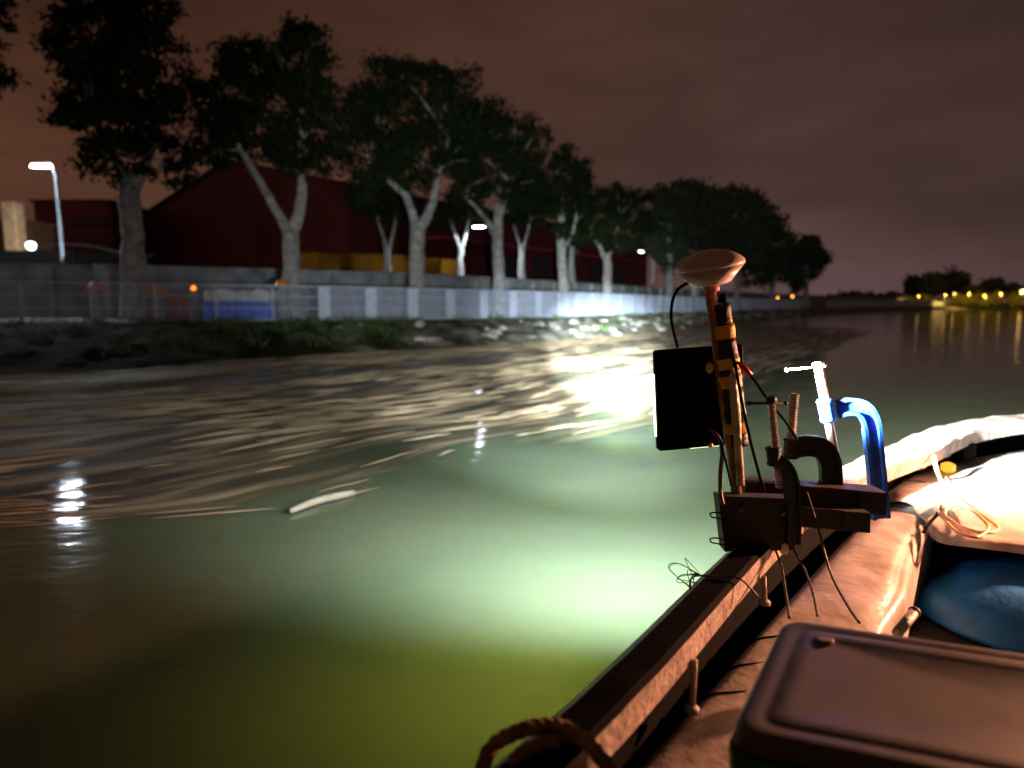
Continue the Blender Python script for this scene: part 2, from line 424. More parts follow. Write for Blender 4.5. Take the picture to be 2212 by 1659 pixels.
# grass tufts on the bank
gv = []; gf = []
for k in range(26000):
    i = random.randrange(i0, min(NB-1, i1+50)); s = random.uniform(.1, 1.0)**.8; p = Wr[i].lerp(Fm[i], s) + tang[i]*random.uniform(-.5,.5); zt = zbank(Fm[i].x)
    if noise.noise(Vector((p.x*.45, p.y*.45, 2))) < .05 - (.15 if s > .85 else 0) + (0.18 if p.x > -4 else -.28): continue
    z0 = zt*(1-(1-s)**1.7); h = random.uniform(.10, .32); a1 = random.random()*PI; wq = .018
    dx, dy = math.cos(a1)*wq, math.sin(a1)*wq; lx, ly = random.gauss(0, .08), random.gauss(0, .08)
    o_ = len(gv); gv += [(p.x-dx, p.y-dy, z0), (p.x+dx, p.y+dy, z0), (p.x+lx, p.y+ly, z0+h)]; gf.append((o_, o_+1, o_+2))
mb = MB(); mb.v = gv; mb.f = gf; mb.sm = [False]*len(gf)
tag(mb.build('bank_grass', mat('grass', (.09,.15,.035), .8, scale=1, bump=0, col2=(.05,.08,.02))), 'green grass growing in patches on the river bank', 'grass', kind='stuff')

# ---------------------------------------------------------------- mesh fence
FZ = 1.42
fr, fl_ = resample([p for p in Fc], 4000)
fence = thing('fence', (1.2,35.2,.9), 'long pale steel mesh fence with widened white posts along the top of the bank', 'fence')
m_fence = mat('galvanised_steel', (.48,.53,.66), .5, metal=0, scale=5, bump=0, var=.12)
m_board = mat('wide_post', (.50,.57,.70), .5, scale=3, bump=.05, var=.1)
d = 0; last = fr[0]; stops = []; acc = 0
for p in fr:
    acc += (p-last).length; last = p
    if acc >= 2.05: stops.append(p); acc = 0
stops = [p for p in stops if p.x > -27 and p.y < 118]
for k in range(min(len(stops)-1, 58)):
    a, b2 = stops[k], stops[k+1]; za, zb = zbank(a.x)+.03, zbank(b2.x)+.03
    tt = (b2-a).normalized(); nn = Vector((-tt.y, tt.x, 0)); mb = MB()
    A = Vector((a.x, a.y, za)); B = Vector((b2.x, b2.y, zb)); H = Vector((0,0,FZ))
    for hh in (.04, .5, .96, FZ-.02): mb.bar(A+tt*.03+Vector((0,0,hh)), B-tt*.03+Vector((0,0,hh)), .02, .03 if hh in (.5,.96) else .045)
    nb2 = 26
    for q in range(1, nb2):
        c = A.lerp(B, q/nb2); mb.bar(c+nn*.014+Vector((0,0,.05)), c+nn*.014+H*.985, .014 if a.x < -9 else .030, .012, up=nn)
    fp = mb.build('mesh_panel', m_fence, fence)
    if a.x > -8.3:
        mb = MB(); c = A - nn*.05; mb.bar(c+Vector((0,0,.02)), c+H*1.0, .50, .03, up=nn); mb.build('wide_post', m_board, fence)  # pale board added in place of a smeared bright post
    else:
        mb = MB(); c = A - nn*.05; mb.bar(c+Vector((0,0,.02)), c+H*1.0, .06, .05, up=nn); mb.build('post', m_fence, fence)
mb = MB()
ff = [p for p in fr if p.x > -27 and p.y > 0][::60]
far = [p for p in ff if p.y > 115]
# far end of the fence continues as a plain rail
if len(far) > 1:
    mb.loft([[p+Vector((0,0,.85)), p+Vector((0,0,2.2)), p+Vector((-.03,.02,2.2)), p+Vector((-.03,.02,.85))] for p in far], True, True)
    mb.build('far_run', m_fence, fence)

# ================================================================ TREES
m_bark = mat('bark', (.40,.385,.37), .9, scale=3, bump=.8, col2=(.17,.16,.145), detail=8)
m_leaf = mat('foliage', (.017,.028,.007), .85, scale=.6, bump=0, spec=.1, col2=(.008,.013,.004))
m_leafd = mat('dark_foliage', (.035,.05,.022), .8, scale=.6, bump=0, col2=(.018,.028,.012))
def leaf_mesh(blobs, n, size, seed, thick=.8):
    rs = np.random.RandomState(seed); V = []; F = []
    tot = sum(b_[3]*b_[4] for b_ in blobs); o_ = 0
    for (cx, cy, cz, rx, rz) in blobs:
        ry = (rx+rz)/2*thick
        nc_ = max(5, int(5 + 11*rx*rz)); k = int(n*rx*rz/tot)
        # sub clumps on and inside the blob
        dirs = rs.normal(size=(nc_, 3)); dirs /= np.linalg.norm(dirs, axis=1)[:, None]
        rad = rs.uniform(.45, 1.05, nc_)[:, None]
        cc = dirs*rad*np.array([rx, ry, rz]) + np.array([cx, cy, cz]); cr_ = rs.uniform(.12, .28, nc_)*min(rx, rz)+.12
        idx = rs.randint(0, nc_, k)
        pos = cc[idx] + rs.normal(size=(k, 3))*cr_[idx][:, None]*np.array([.75, .75, .5])
        a = rs.normal(size=(k, 3)); a /= np.linalg.norm(a, axis=1)[:, None]
        b_ = np.cross(a, rs.normal(size=(k, 3))); b_ /= np.linalg.norm(b_, axis=1)[:, None]
        s = (size*rs.uniform(.6, 1.4, k))[:, None]
        q = np.stack([pos - a*s, pos + b_*s*.45, pos + a*s, pos - b_*s*.45], 1).reshape(-1, 3)
        V.append(q); F.append(np.arange(len(q)).reshape(-1, 4) + o_); o_ += len(q)
    return np.concatenate(V), np.concatenate(F)
def tree(name, Y, base, limbs, blobs, label, n=9000, size=.13, dark=False, group='trees along the towpath', r0=.28, seed=1, zb=None, cat='tree'):
    """base (px,py); limbs: pixel polylines with radius factors; blobs (px,py,rx,ry) in photograph pixels at distance Y"""
    b0 = P(base[0], base[1], Y); zb = zbank(b0.x) if zb is None else zb
    b0.z = zb
    t_ = thing(name, b0, label, cat, group)
    k = Y/FPX; rs = random.Random(seed)
    W = []
    for (px, py, rx, ry) in blobs:
        c = P(px, py, Y + rs.uniform(-.5, .5)*rx*k); W.append((c.x, c.y, c.z, rx*k, ry*k))
    mb = MB(); tr = None
    allp = []
    for li, (pts, ra, rb) in enumerate(limbs):
        path = []
        for q, (px, py) in enumerate(pts):
            c = P(px, py, Y + (0 if li == 0 else rs.uniform(-.6, .6)*q/len(pts)))
            path.append(c)
        if li == 0: path[0] = Vector((path[0].x, path[0].y, zb-.1))
        path = smooth_path(path, 5)
        m_ = len(path); rad = []
        for q in range(m_):
            u_ = q/(m_-1); r = ra*(1-u_)+rb*u_
            if li == 0: r *= 1+.35*math.exp(-u_*9)
            path[q] = path[q] + Vector((rs.gauss(0, .02), rs.gauss(0, .02), 0)); rad.append(r*rs.uniform(.93, 1.07))
        mb.tube(path, rad, 10); allp += path[m_//2:]
    # secondary branches reaching into the blobs
    for (cx, cy, cz, rx, rz) in W:
        for q in range(2):
            st = min(allp, key=lambda p: (p - Vector((cx, cy, cz-rz*.6))).length)
            e_ = Vector((cx + rs.uniform(-.6,.6)*rx, cy+rs.uniform(-.5,.5)*rx, cz+rs.uniform(-.2,.6)*rz))
            mid = st.lerp(e_, .5) + Vector((rs.uniform(-.2,.2), rs.uniform(-.2,.2), rs.uniform(-.1,.3)))*min(1, rx)
            pth = smooth_path([st, mid, e_], 4); mb.tube(pth, [r0*.16*(1-.85*i_/(len(pth)-1)) for i_ in range(len(pth))], 6)
    mb.build('trunk', m_bark, t_)
    V, F = leaf_mesh(W, n, size, seed)
    me = bpy.data.meshes.new('crown'); loc = np.array(b0)
    V = V[:, :] - loc
    me.vertices.add(len(V)); me.vertices.foreach_set('co', V.astype(np.float32).ravel())
    me.loops.add(F.size); me.loops.foreach_set('vertex_index', F.astype(np.int32).ravel())
    me.polygons.add(len(F)); me.polygons.foreach_set('loop_start', np.arange(0, F.size, 4, dtype=np.int32))
    me.update(calc_edges=True); me.materials.append(m_leafd if dark else m_leaf)
    o = bpy.data.objects.new('crown', me); sc.collection.objects.link(o); o.parent = t_
    return t_
# row between the fence and the wall
tree('riverside_tree', 25.5, (-90,690), [([(-90,690),(-85,450),(-60,200)], .4,.15)],
     [(-60,60,75,70),(-40,150,60,50),(-100,-30,90,80),(-15,30,35,30)], 'tree at the left edge of the photo with only its crown tip showing', n=6000, seed=2)
tree('riverside_tree', 26.5, (290,690), [([(292,690),(288,560),(285,470),(275,380)], .46,.36), ([(280,430),(250,350),(200,250)], .26,.1), ([(282,420),(320,330),(330,230)], .28,.1)],
     [(185,120,80,60),(250,60,95,60),(290,150,110,70),(310,70,60,40),(200,210,80,50),(280,260,110,60),(260,340,75,55),(290,20,90,50),(150,250,35,30),(340,200,55,50),(385,375,55,28),(160,30,40,40),(330,300,60,40),(220,-30,90,50)],
     'big leaning tree with dark round crown nearest the left edge, thick trunk', n=17000, seed=3)
tree('riverside_tree', 28, (638,688), [([(638,688),(630,600),(628,500)], .40,.34), ([(628,510),(590,440),(540,355),(500,290)], .25,.08), ([(629,510),(650,440),(652,370),(650,280)], .30,.1)],
     [(480,190,70,50),(560,150,85,60),(650,110,60,50),(610,220,110,70),(480,270,75,60),(690,200,40,50),(560,310,100,60),(660,330,75,65),(640,70,35,25),(440,330,45,30),(700,290,35,40)],
     'tree with a wide V fork above a pale trunk, standing beside the blue tanks', n=17000, seed=4)
tree('riverside_tree', 33, (905,690), [([(905,690),(900,600),(900,540),(903,480)], .44,.36), ([(900,500),(880,430),(840,390),(790,350)], .25,.08), ([(904,500),(935,440),(945,380),(970,300)], .27,.08)],
     [(830,190,65,50),(900,175,80,45),(980,190,50,45),(780,240,45,60),(870,260,110,65),(970,270,80,60),(800,330,70,55),(900,350,100,55),(990,350,60,50),(800,410,60,35),(740,330,20,20),(870,150,35,20)],
     'tallest full round tree with a forked pale trunk in the middle of the row', n=19000, seed=5)
tree('riverside_tree', 36.5, (1078,690), [([(1078,690),(1078,600),(1076,520),(1078,440)], .36,.25), ([(1076,545),(1060,490),(1030,450),(1000,420)], .18,.07), ([(1077,470),(1100,410),(1120,350)], .18,.07)],
     [(1040,260,60,50),(1100,280,60,45),(1150,290,40,22),(1060,340,75,50),(1130,350,50,40),(1020,400,50,35),(1090,410,60,40),(1000,320,40,50),(1140,400,30,25)],
     'straight pale trunk tree right beside the middle street lamp', n=13000, seed=6)
tree('riverside_tree', 41, (1217,690), [([(1217,690),(1217,600),(1212,520),(1213,430)], .36,.22), ([(1213,470),(1190,420),(1170,400)], .12,.06), ([(1216,540),(1238,500),(1245,450)], .14,.06)],
     [(1220,355,42,32),(1180,400,40,35),(1250,400,38,35),(1215,430,60,40),(1160,445,35,25),(1250,455,40,30),(1270,380,15,18),(1225,500,45,22)],
     'slim straight tree with brightly lit trunk and small crown', n=9000, seed=7)
tree('riverside_tree', 47, (1310,690), [([(1310,690),(1312,620),(1312,570),(1310,550)], .36,.28), ([(1310,565),(1295,530),(1277,507)], .2,.12), ([(1311,560),(1330,510),(1340,470)], .2,.08)],
     [(1300,450,42,35),(1350,450,45,40),(1325,415,25,16),(1380,430,25,22),(1290,500,30,25),(1350,500,55,35),(1390,480,25,30),(1330,530,40,18)],
     'low forked tree with a short cut limb pointing left', n=9000, seed=8)
# second row, behind the wall
for (px, Y, bl, sd, lb) in (
    (838, 45, [(810,440,50,40),(860,450,40,35),(830,400,50,35)], 11, 'thin tree half hidden behind the wall in front of the yellow trailers'),
    (995, 48, [(975,470,35,30),(1015,450,35,30),(990,430,35,25)], 12, 'thin forked tree behind the wall just left of the middle street lamp'),
    (1128, 50, [(1120,460,32,28),(1150,470,28,25),(1130,430,35,25)], 13, 'small Y-shaped tree behind the wall in front of dark openings'),
    (1236, 54, [(1245,520,25,20),(1260,490,30,25),(1230,470,25,22)], 14, 'thin tree close behind the brightly lit slim trunk')):
    tree('street_tree', Y, (px,640), [([(px,640),(px-2,570),(px,530)], .3,.2), ([(px,545),(px-14,500),(px-22,475)], .14,.06), ([(px,545),(px+12,500),(px+18,465)], .14,.06)],
         bl, lb, n=4500, size=.15, seed=sd, zb=ZR-.05, group='trees behind the retaining wall')
# big dark trees beyond
for (px, Y, bl, sd, lb) in (
    (1445, 62, [(1440,440,38,35),(1420,480,35,35),(1465,480,40,40),(1440,530,45,30),(1470,415,25,22),(1440,560,22,30)], 21, 'dark tree just right of the farthest street lamp'),
    (1500, 70, [(1490,420,40,32),(1530,440,45,35),(1500,480,55,45),(1540,500,45,40),(1500,540,50,35),(1475,395,18,12)], 22, 'dark broad tree directly above the antenna dome'),
    (1592, 76, [(1590,430,45,28),(1630,440,32,30),(1600,470,60,40),(1570,510,50,40),(1630,520,45,45),(1600,560,55,30)], 23, 'dark tall tree with one pale lit trunk right of the antenna'),
    (1665, 88, [(1660,480,38,32),(1680,530,42,40),(1650,560,40,35),(1690,580,35,30),(1640,590,40,30)], 24, 'dark tree sloping down behind the tall dark ones'),
    (1740, 100, [(1745,545,38,28),(1770,560,24,24),(1730,585,38,26),(1750,520,20,12),(1712,545,22,28),(1722,615,16,22)], 25, 'last dark tree at the end of the row with a drooping edge')):
    tree('dark_tree', Y, (px,660), [([(px,660),(px+2,600),(px,540),(px,480 if px < 1640 else 560)], .4,.2)], bl, lb, n=10000, size=.24, dark=True, seed=sd, zb=1.0, group='dark trees where the bank ends')

# ================================================================ STREET LAMPS
m_lampmetal = mat('lamp_metal', (.13,.14,.16), .4, metal=.3, scale=4, bump=0)

def street_lamp(head, Y, pole_px, label, em, pw, sz=1.0):
    m_led = mat('lamp_glow_%d' % em, (1,1,1), .5, bump=0, var=0, emit=((.78,.90,1.0), em))
    h = P(head[0], head[1], Y); p = P(pole_px[0], pole_px[1], Y); p.z = ZR-.05
    t_ = thing('street_lamp', p, label, 'street lamp', 'lit street lamps on the raised road')
    top = Vector((p.x, p.y, h.z+.05))
    mb = MB(); mb.tube([p, p+Vector((0,0,.8)), p+Vector((0,0,.82)), top-Vector((0,0,.6)), top.lerp(h,.25)+Vector((0,0,.02)), top.lerp(h,.6)+Vector((0,0,.12))], [.11,.10,.075,.06,.05,.045], 10)
    mb.build('pole', m_lampmetal, t_)
    dr = (h-top); dr.z = 0; dr.normalize(); sd = Vector((-dr.y, dr.x, 0)); mb = MB()
    def head_ring(s, wd, up): return [h + dr*s*.42 + sd*wd*math.cos(2*PI*k/12) + Vector((0,0,up*max(0, math.sin(2*PI*k/12)) + .02)) for k in range(12)]
    mb.loft([head_ring(-1,.05,.05), head_ring(-.5,.13,.10), head_ring(.2,.17,.11), head_ring(.8,.12,.08), head_ring(1,.03,.03)], True, True, True)
    mb.build('lamp_head', m_lampmetal, t_)
    mb = MB()
    rg = [[h + dr*.40*sz*a_ + sd*.17*sz*b_*math.sqrt(max(0.03, 1-a_*a_)) + Vector((0,0,-.045*(1-a_*a_)*(1-b_*b_) - .012)) for b_ in (-1,-.5,0,.5,1)] for a_ in (-1,-.6,-.2,.2,.6,1)]
    mb.loft(rg, closed=False, smooth=True)
    mb.build('diffuser', m_led, t_)
    light('lamp_light', 'SPOT', h - Vector((0,0,.12)), STREET*pw, (.80,.90,1.0), aim=h - Vector((0,0,3)), size=.12, parent=t_, spot=math.radians(168), blend=.25)
    return t_
street_lamp((90,358), 33, (135,545), 'lit street lamp at the far left, largest and highest in the photo', 1800, .06, 1.35)
street_lamp((1034,490), 47, (1070,600), 'lit street lamp in the middle, partly hidden by a pale tree trunk', 90, 3.5, 1.1)
street_lamp((1387,543), 68, (1411,600), 'lit street lamp farthest away, at the edge of the dark trees', 30, 2.0)

# ================================================================ BUILDINGS
m_red = mat('red_cladding', (.085,.006,.009), .55, scale=.35, bump=.1, var=.2)
m_redroof = mat('red_roof', (.04,.006,.007), .6, scale=.3, bump=.1, var=.2)
m_dark = mat('dark_opening', (.012,.010,.012), .4, scale=1, bump=0)
dvec = Vector((.57,.82,0)).normalized(); pvec = Vector((-dvec.y, dvec.x, 0))
Bc = Vector((-13.6, 55, ZR-.1))
wh = thing('warehouse', Bc, 'huge dark red warehouse with a gable roof behind the trees', 'warehouse')
EA = 11.4; AP = 15.2; LNG = 62; WID = 33
A_ = Bc + pvec*WID; C_ = Bc + dvec*LNG; D_ = A_ + dvec*LNG; M_ = Bc + pvec*WID/2; N_ = M_ + dvec*LNG
def up(v, z): return Vector((v.x, v.y, z))
mb = MB()
mb.add([up(A_,ZR-.1), up(Bc,ZR-.1), up(Bc,EA), up(M_,AP), up(A_,EA)], [(0,1,2,3,4)])
mb.add([up(D_,ZR-.1), up(C_,ZR-.1), up(C_,EA), up(N_,AP), up(D_,EA)], [(4,3,2,1,0)])
mb.add([up(Bc,ZR-.1), up(C_,ZR-.1), up(C_,EA), up(Bc,EA)], [(0,1,2,3)])
mb.add([up(A_,ZR-.1), up(D_,ZR-.1), up(D_,EA), up(A_,EA)], [(3,2,1,0)])
# standing ribs of the cladding
for k in range(62):
    q = Bc + dvec*(k+.5) - pvec*.05; mb.bar(up(q, ZR), up(q, EA-.05), .12, .10, up=pvec)
mb.build('wall', m_red, wh)
mb = MB()
for (E1, E2, s) in ((Bc, C_, -1), (A_, D_, 1)):
    e1 = E1 + pvec*s*.5 - dvec*.4; e2 = E2 + pvec*s*.5 + dvec*.4; r1 = M_ - dvec*.4; r2 = N_ + dvec*.4
    sl = (AP-EA)/(WID/2)
    v = [up(e1, EA-.5*sl+.02), up(e2, EA-.5*sl+.02), up(r2, AP+.02), up(r1, AP+.02)]
    v2 = [p + Vector((0,0,.2)) for p in v]; mb.add(v+v2, [(0,1,2,3),(7,6,5,4),(0,4,5,1),(1,5,6,2),(2,6,7,3),(3,7,4,0)])
mb.build('roof', m_redroof, wh)
for k, s in enumerate((24, 30, 36.5, 44, 52)):
    mb = MB(); q = Bc + dvec*s - pvec*.1
    mb.box(up(q, ZR+2.0), (4.2, .12, 3.6), Matrix((dvec, pvec, Vector((0,0,1)))).transposed()); g = mb.build('loading_door', m_dark, wh)
    mb = MB()
    for j in range(5): mb.box(up(q - pvec*.09, ZR+.5+j*.7), (4.1,.04,.05), Matrix((dvec, pvec, Vector((0,0,1)))).transposed())
    mb.build('door_ribs', m_lampmetal, g)
mb = MB(); q = Bc + dvec*31 - pvec*1.6
mb.box(up(q, ZR+4.35), (46, 3.2, .22), Matrix((dvec, pvec, Vector((0,0,1)))).transposed()); mb.build('canopy', mat('red_canopy', (.30,.03,.045), .5, scale=1, bump=0), wh)
mb = MB(); q = Bc + dvec*36 - pvec*.09
for j in range(4): mb.box(up(q + dvec*j*1.0, 8.3-.1*j), (.7,.08,1.0), Matrix((dvec, pvec, Vector((0,0,1)))).transposed())
mb.build('vent_panels', mat('grey_panel', (.3,.3,.34), .5, bump=0), wh)

def house(name, Y, x0, x1, ytop, ybot, depth, m, label, cat, zb=ZR-.1, windows=None, roof=None):
    a = P(x0, ybot, Y); b2 = P(x1, ybot, Y); top = P((x0+x1)/2, ytop, Y).z
    c = Vector(((a.x+b2.x)/2, Y+depth/2, zb)); t_ = thing(name, c, label, cat)
    mb = MB(); mb.box((c.x, c.y, (zb+top)/2), (b2.x-a.x, depth, top-zb)); mb.build('wall', m, t_)
    mb = MB(); mb.box((c.x, c.y, top+.10), (b2.x-a.x+.5, depth+.5, .2)); mb.build('roof', roof or m, t_)
    if windows:
        nx, nz, wx0, wx1, wz0, wz1 = windows
        for i in range(nx):
            for j in range(nz):
                x = a.x + (b2.x-a.x)*(wx0 + (wx1-wx0)*(i+.5)/nx); z = zb + (top-zb)*(wz0+(wz1-wz0)*(j+.5)/nz)
                ww = (b2.x-a.x)*(wx1-wx0)/nx*.72; hh = (top-zb)*(wz1-wz0)/nz*.72
                mb = MB(); mb.box((x, Y-.03, z), (ww, .1, hh)); fo = mb.build('window', m_dark, t_)
                mb = MB(); mb.box((x, Y-.06, z), (.06, .1, hh)); mb.box((x, Y-.10, z), (ww, .06, .06)); mb.build('window_bars', m_redroof, fo)
    return t_
house('red_building', 66, 82, 245, 436, 545, 14, m_red, 'lower dark red building with barred windows behind the far left street lamp', 'building', windows=(4, 3, .45, .98, .30, .85), roof=m_redroof)
m_cream = mat('cream_render', (.34,.25,.17), .7, scale=2, bump=.05, emit=None)
hs = house('cream_building', 62, -160, 58, 478, 545, 9, m_cream, 'low cream lit building at the far left edge behind the pillar', 'building', windows=(3,1,.05,.95,.28,.62))
# warm spot, added at the work lamp, lights the cream building and pillar
py = thing('cream_pillar', up(P(36,545,57), ZR-.1), 'tall cream lit square pillar at the far left', 'pillar')
mb = MB(); p0 = up(P(36,545,57), 0); ztop = P(36,438,57).z
mb.box((p0.x, p0.y, (ZR-.1+ztop)/2), (1.15,1.15,ztop-ZR+.1), bev=.05); mb.build('shaft', mat('pale_pillar', (.80,.68,.52), .7, scale=2), py)
mb = MB(); mb.box((p0.x, p0.y, ztop+.06), (1.3,1.3,.14)); mb.build('cap', m_cream, py)
for j in range(3):
    mb = MB(); mb.box((p0.x, p0.y-.59, ZR+1.2+j*1.2), (.16,.05,.10)); mb.build('bracket', m_dark, py)
wl = thing('work_lamp', up(P(67,532,52), ZR), 'small bright white lamp glowing beside the cream pillar', 'lamp')
c = P(67,531,52); mb = MB(); mb.tube([up(c, ZR-.1), up(c, c.z-.25)], .05); mb.build('post', m_lampmetal, wl)
mb = MB(); mb.lathe(c, [(.05,-.30),(.24,-.22),(.33,0),(.28,.2),(.1,.28)], 14); mb.build('globe', mat('globe_glow', (1,1,1), .5, bump=0, emit=((.8,1,.93), 9)), wl)
light('lamp_light', 'SPOT', c + Vector((.1,.5,.2)), 800, (1,.74,.52), aim=P(30,500,57), size=.2, parent=wl, spot=math.radians(90), blend=.8)  # added to light pillar and building, warmer than the white globe
# pale cable from it
mb = MB(); mb.tube(smooth_path([P(75,533,51), P(140,528,51), P(200,532,50), P(260,545,50), P(330,552,50)], 8), .04, 6)
tag(mb.build('overhead_cable', mat('pale_cable', (.5,.52,.6), .5, bump=0)), 'pale cable running right from the white lamp at the left', 'cable')
# dark hoarding in front of the left part of the raised road
hd = thing('hoarding', up(P(160,600,31), ZR), 'dark board hoarding on the retaining wall at the left', 'hoarding')
for (xa, xb, yt) in ((-80,165,546),(172,325,552)):
    a = P(xa, 600, 32.2); b2 = P(xb, 600, 33.2); zt = P((xa+xb)/2, yt, 32.7).z; mb = MB()
    mb.bar(up(a,(ZR+zt)/2-.4), up(b2,(ZR+zt)/2-.4), .08, zt-ZR+1.0)
    mb.build('board', mat('black_board', (.018,.018,.018), .8, scale=2, bump=.2), hd)

# yellow trailers on the raised road
m_yel = mat('yellow_paint', (.16,.065,.003), .85, spec=.1, scale=2, bump=.1, var=.2)
m_rub = mat('black_rubber', (.02,.02,.02), .7, scale=6, bump=.2)
def trailer(x0, x1, yt, yb, Y, label):
    a = P(x0, yb, Y); b2 = P(x1, yb, Y+3); dd = (b2-a); dd.z = 0; ln = dd.length; dd.normalize(); sd = Vector((-dd.y, dd.x, 0))
    hgt = P(x0, yt, Y).z - ZR; c = (a+b2)/2; R = Matrix((dd, sd, Vector((0,0,1)))).transposed()
    t_ = thing('yellow_trailer', up(c, ZR), label, 'trailer', 'yellow trailers in front of the warehouse')
    mb = MB(); mb.box(up(c, ZR+.55+(hgt-.55)/2), (ln, 2.2, hgt-.55), R, bev=.08)
    nrib = int(ln/.8)
    for k in range(nrib): mb.box(up(c + dd*(-ln/2+.4+k*ln/nrib) - sd*1.12, ZR+.55+(hgt-.55)/2), (.1,.08,(hgt-.55)*.86), R)
    mb.build('body', m_yel, t_)
    mb = MB(); mb.box(up(c, ZR+.46), (ln*.96, 1.2, .16), R); mb.build('chassis', m_dark, t_)
    for s in (-.32,-.12,.30):
        for w_ in (-1,1):
            q = up(c + dd*ln*s + sd*w_*.95, ZR+.38); mb = MB(); mb.lathe(q - sd*.14, [(.2,0),(.36,.0),(.4,.05),(.4,.23),(.36,.28),(.2,.28)], 16, axis=sd); mb.build('wheel', m_rub, t_)
trailer(664, 742, 545, 585, 46, 'left one of the dark yellow trailers, squat, beside the V-forked tree')
trailer(752, 880, 548, 592, 48, 'long dark yellow trailer in the middle between two trunks')
trailer(918, 972, 558, 596, 50, 'short dark yellow trailer just right of the forked middle trunk')

# things on the towpath behind the mesh fence
m_blue = mat('blue_plastic', (.03,.13,.75), .4, scale=3, bump=.05); m_wht = mat('white_plastic', (.75,.78,.8), .45, scale=3, bump=.05)
def tank(x0, x1, Y, label):
    a = P(x0, 690, Y); b2 = P(x1, 690, Y); zb = zbank(a.x)+.04; wd = b2.x-a.x; zt = P(x0, 628, Y).z; c = Vector(((a.x+b2.x)/2, Y+.6, zb))
    t_ = thing('storage_tank', c, label, 'tank', 'blue and white tanks behind the fence')
    hb = (zt-zb)*.62; mb = MB(); mb.box((c.x, c.y, zb+hb/2), (wd, 1.1, hb), bev=.06)
    for k in range(4): mb.box((c.x-wd/2+wd*(k+.5)/4, c.y-.56, zb+hb/2), (wd*.10,.05,hb*.85))
    mb.build('body', m_blue, t_)
    mb = MB(); mb.box((c.x, c.y, zb+hb+(zt-zb-hb)/2+.003), (wd*.94, 1.0, zt-zb-hb), bev=.09); mb.build('upper_section', m_wht, t_)
    mb = MB(); mb.lathe((c.x, c.y, zt-.01), [(.2,0),(.2,.07),(.12,.1)], 14); mb.build('lid', m_wht, t_)
tank(438, 508, 27.6, 'left one of the blue and white tanks, narrower, next to the orange beacon')
tank(512, 592, 27.3, 'right one of the blue and white tanks, wider, next to the V-forked tree')
m_or = mat('orange_plastic', (.75,.26,.02), .45, scale=3, bump=.05)
def dome(px, py, Y, r, label, m=None):
    c = P(px, py, Y); zb = zbank(c.x)+.04
    t_ = thing('marker_drum', up(c, zb), label, 'marker drum', 'orange topped drums behind the fence')
    mb = MB(); mb.lathe(up(c, zb), [(r*.75,0),(r*.8,.05),(r*.7,.5),(r*.62,c.z-zb-.12),(r*.6,c.z-zb-.1)], 18); mb.build('drum', mat('grey_drum', (.22,.22,.2), .7, scale=4), t_)
    mb = MB(); mb.lathe(up(c, c.z-.1), [(r*1.02,0),(r*1.0,.06),(r*.8,.20),(r*.4,.28),(.02,.30)], 18); mb.build('dome', m or m_or, t_)
dome(206, 622, 24.8, .33, 'drum with an orange dome, leftmost behind the fence')
dome(338, 625, 25.4, .34, 'dull orange domed drum above the red crate behind the fence')
dome(610, 614, 26.8, .30, 'brightest orange domed drum just left of the V-forked trunk')
rcx = thing('red_crate', up(P(350,672,26), zbank(-14)), 'dull red crate behind the fence between tree trunk and beacon', 'crate')
a = P(318,675,26); b2 = P(386,675,26); mb = MB(); zt = P(350,640,26).z; zb = zbank(a.x)+.05
mb.box(((a.x+b2.x)/2, 26.5, (zb+zt)/2), (b2.x-a.x, .9, zt-zb), bev=.03)
mb.build('body', mat('dull_red', (.32,.08,.06), .7, scale=3), rcx)
mb = MB()
for k in range(3): mb.box(((a.x+b2.x)/2, 26.02, zb+(zt-zb)*(k+.5)/3), (b2.x-a.x-.1, .06, .08))
mb.build('rail', mat('dull_red', (.32,.08,.06)), rcx)
bc = P(418,622,25.8); be = thing('beacon_light', up(bc, zbank(bc.x)), 'small orange beacon glowing behind the fence left of the blue tanks', 'beacon')
mb = MB(); mb.tube([up(bc, zbank(bc.x)), up(bc, bc.z-.1)], .03); mb.build('post', m_lampmetal, be)
mb = MB(); mb.lathe(bc, [(.05,-.08),(.08,-.06),(.085,.0),(.06,.06),(.02,.085)], 14); mb.build('lens', mat('orange_glow', (1,.4,.05), .5, bump=0, emit=((1,.22,.01), 3.5)), be)

# ================================================================ FAR SHORE (right)
mb = MB()
shore = [(60,330),(120,300),(190,290),(260,300),(400,330),(900,500)]
def far_z(k): return .5
rings = [[Vector((x,y-8,-.3)), Vector((x,y-5,.5)), Vector((x,y,1.1)), Vector((x+20,y+60,1.5)), Vector((x+60,y+900,1.5))] for x, y in ((20,230),(60,225),(110,205),(150,196),(200,205),(320,240),(900,500))]
mb.loft(rings, closed=False, smooth=True); tag(mb.build('far_shore', mat('far_soil', (.010,.010,.007), .95, scale=.2)), kind='structure')
blobs = []
for k in range(110):
    px = 1745 + k*4.6 + random.uniform(-2,2); Y_ = interp(px, (1745,1830,2250), (150,182,196)); hgt = 2.8 if px < 1985 else 1.5
    hgt *= random.uniform(.75, 1.15); c = P(px, 660, Y_); blobs.append((c.x, c.y, .3+hgt*.45, 1.6, hgt*.6))
V, F = leaf_mesh(blobs, 12000, .33, 77); mb = MB(); mb.v = [tuple(v) for v in V]; mb.f = [tuple(int(i) for i in f) for f in F]; mb.sm = [False]*len(F)
tag(mb.build('shore_shrubs', m_leafd), 'low dark shrubs and reeds lining the water on the far shore', 'shrubs', kind='stuff')
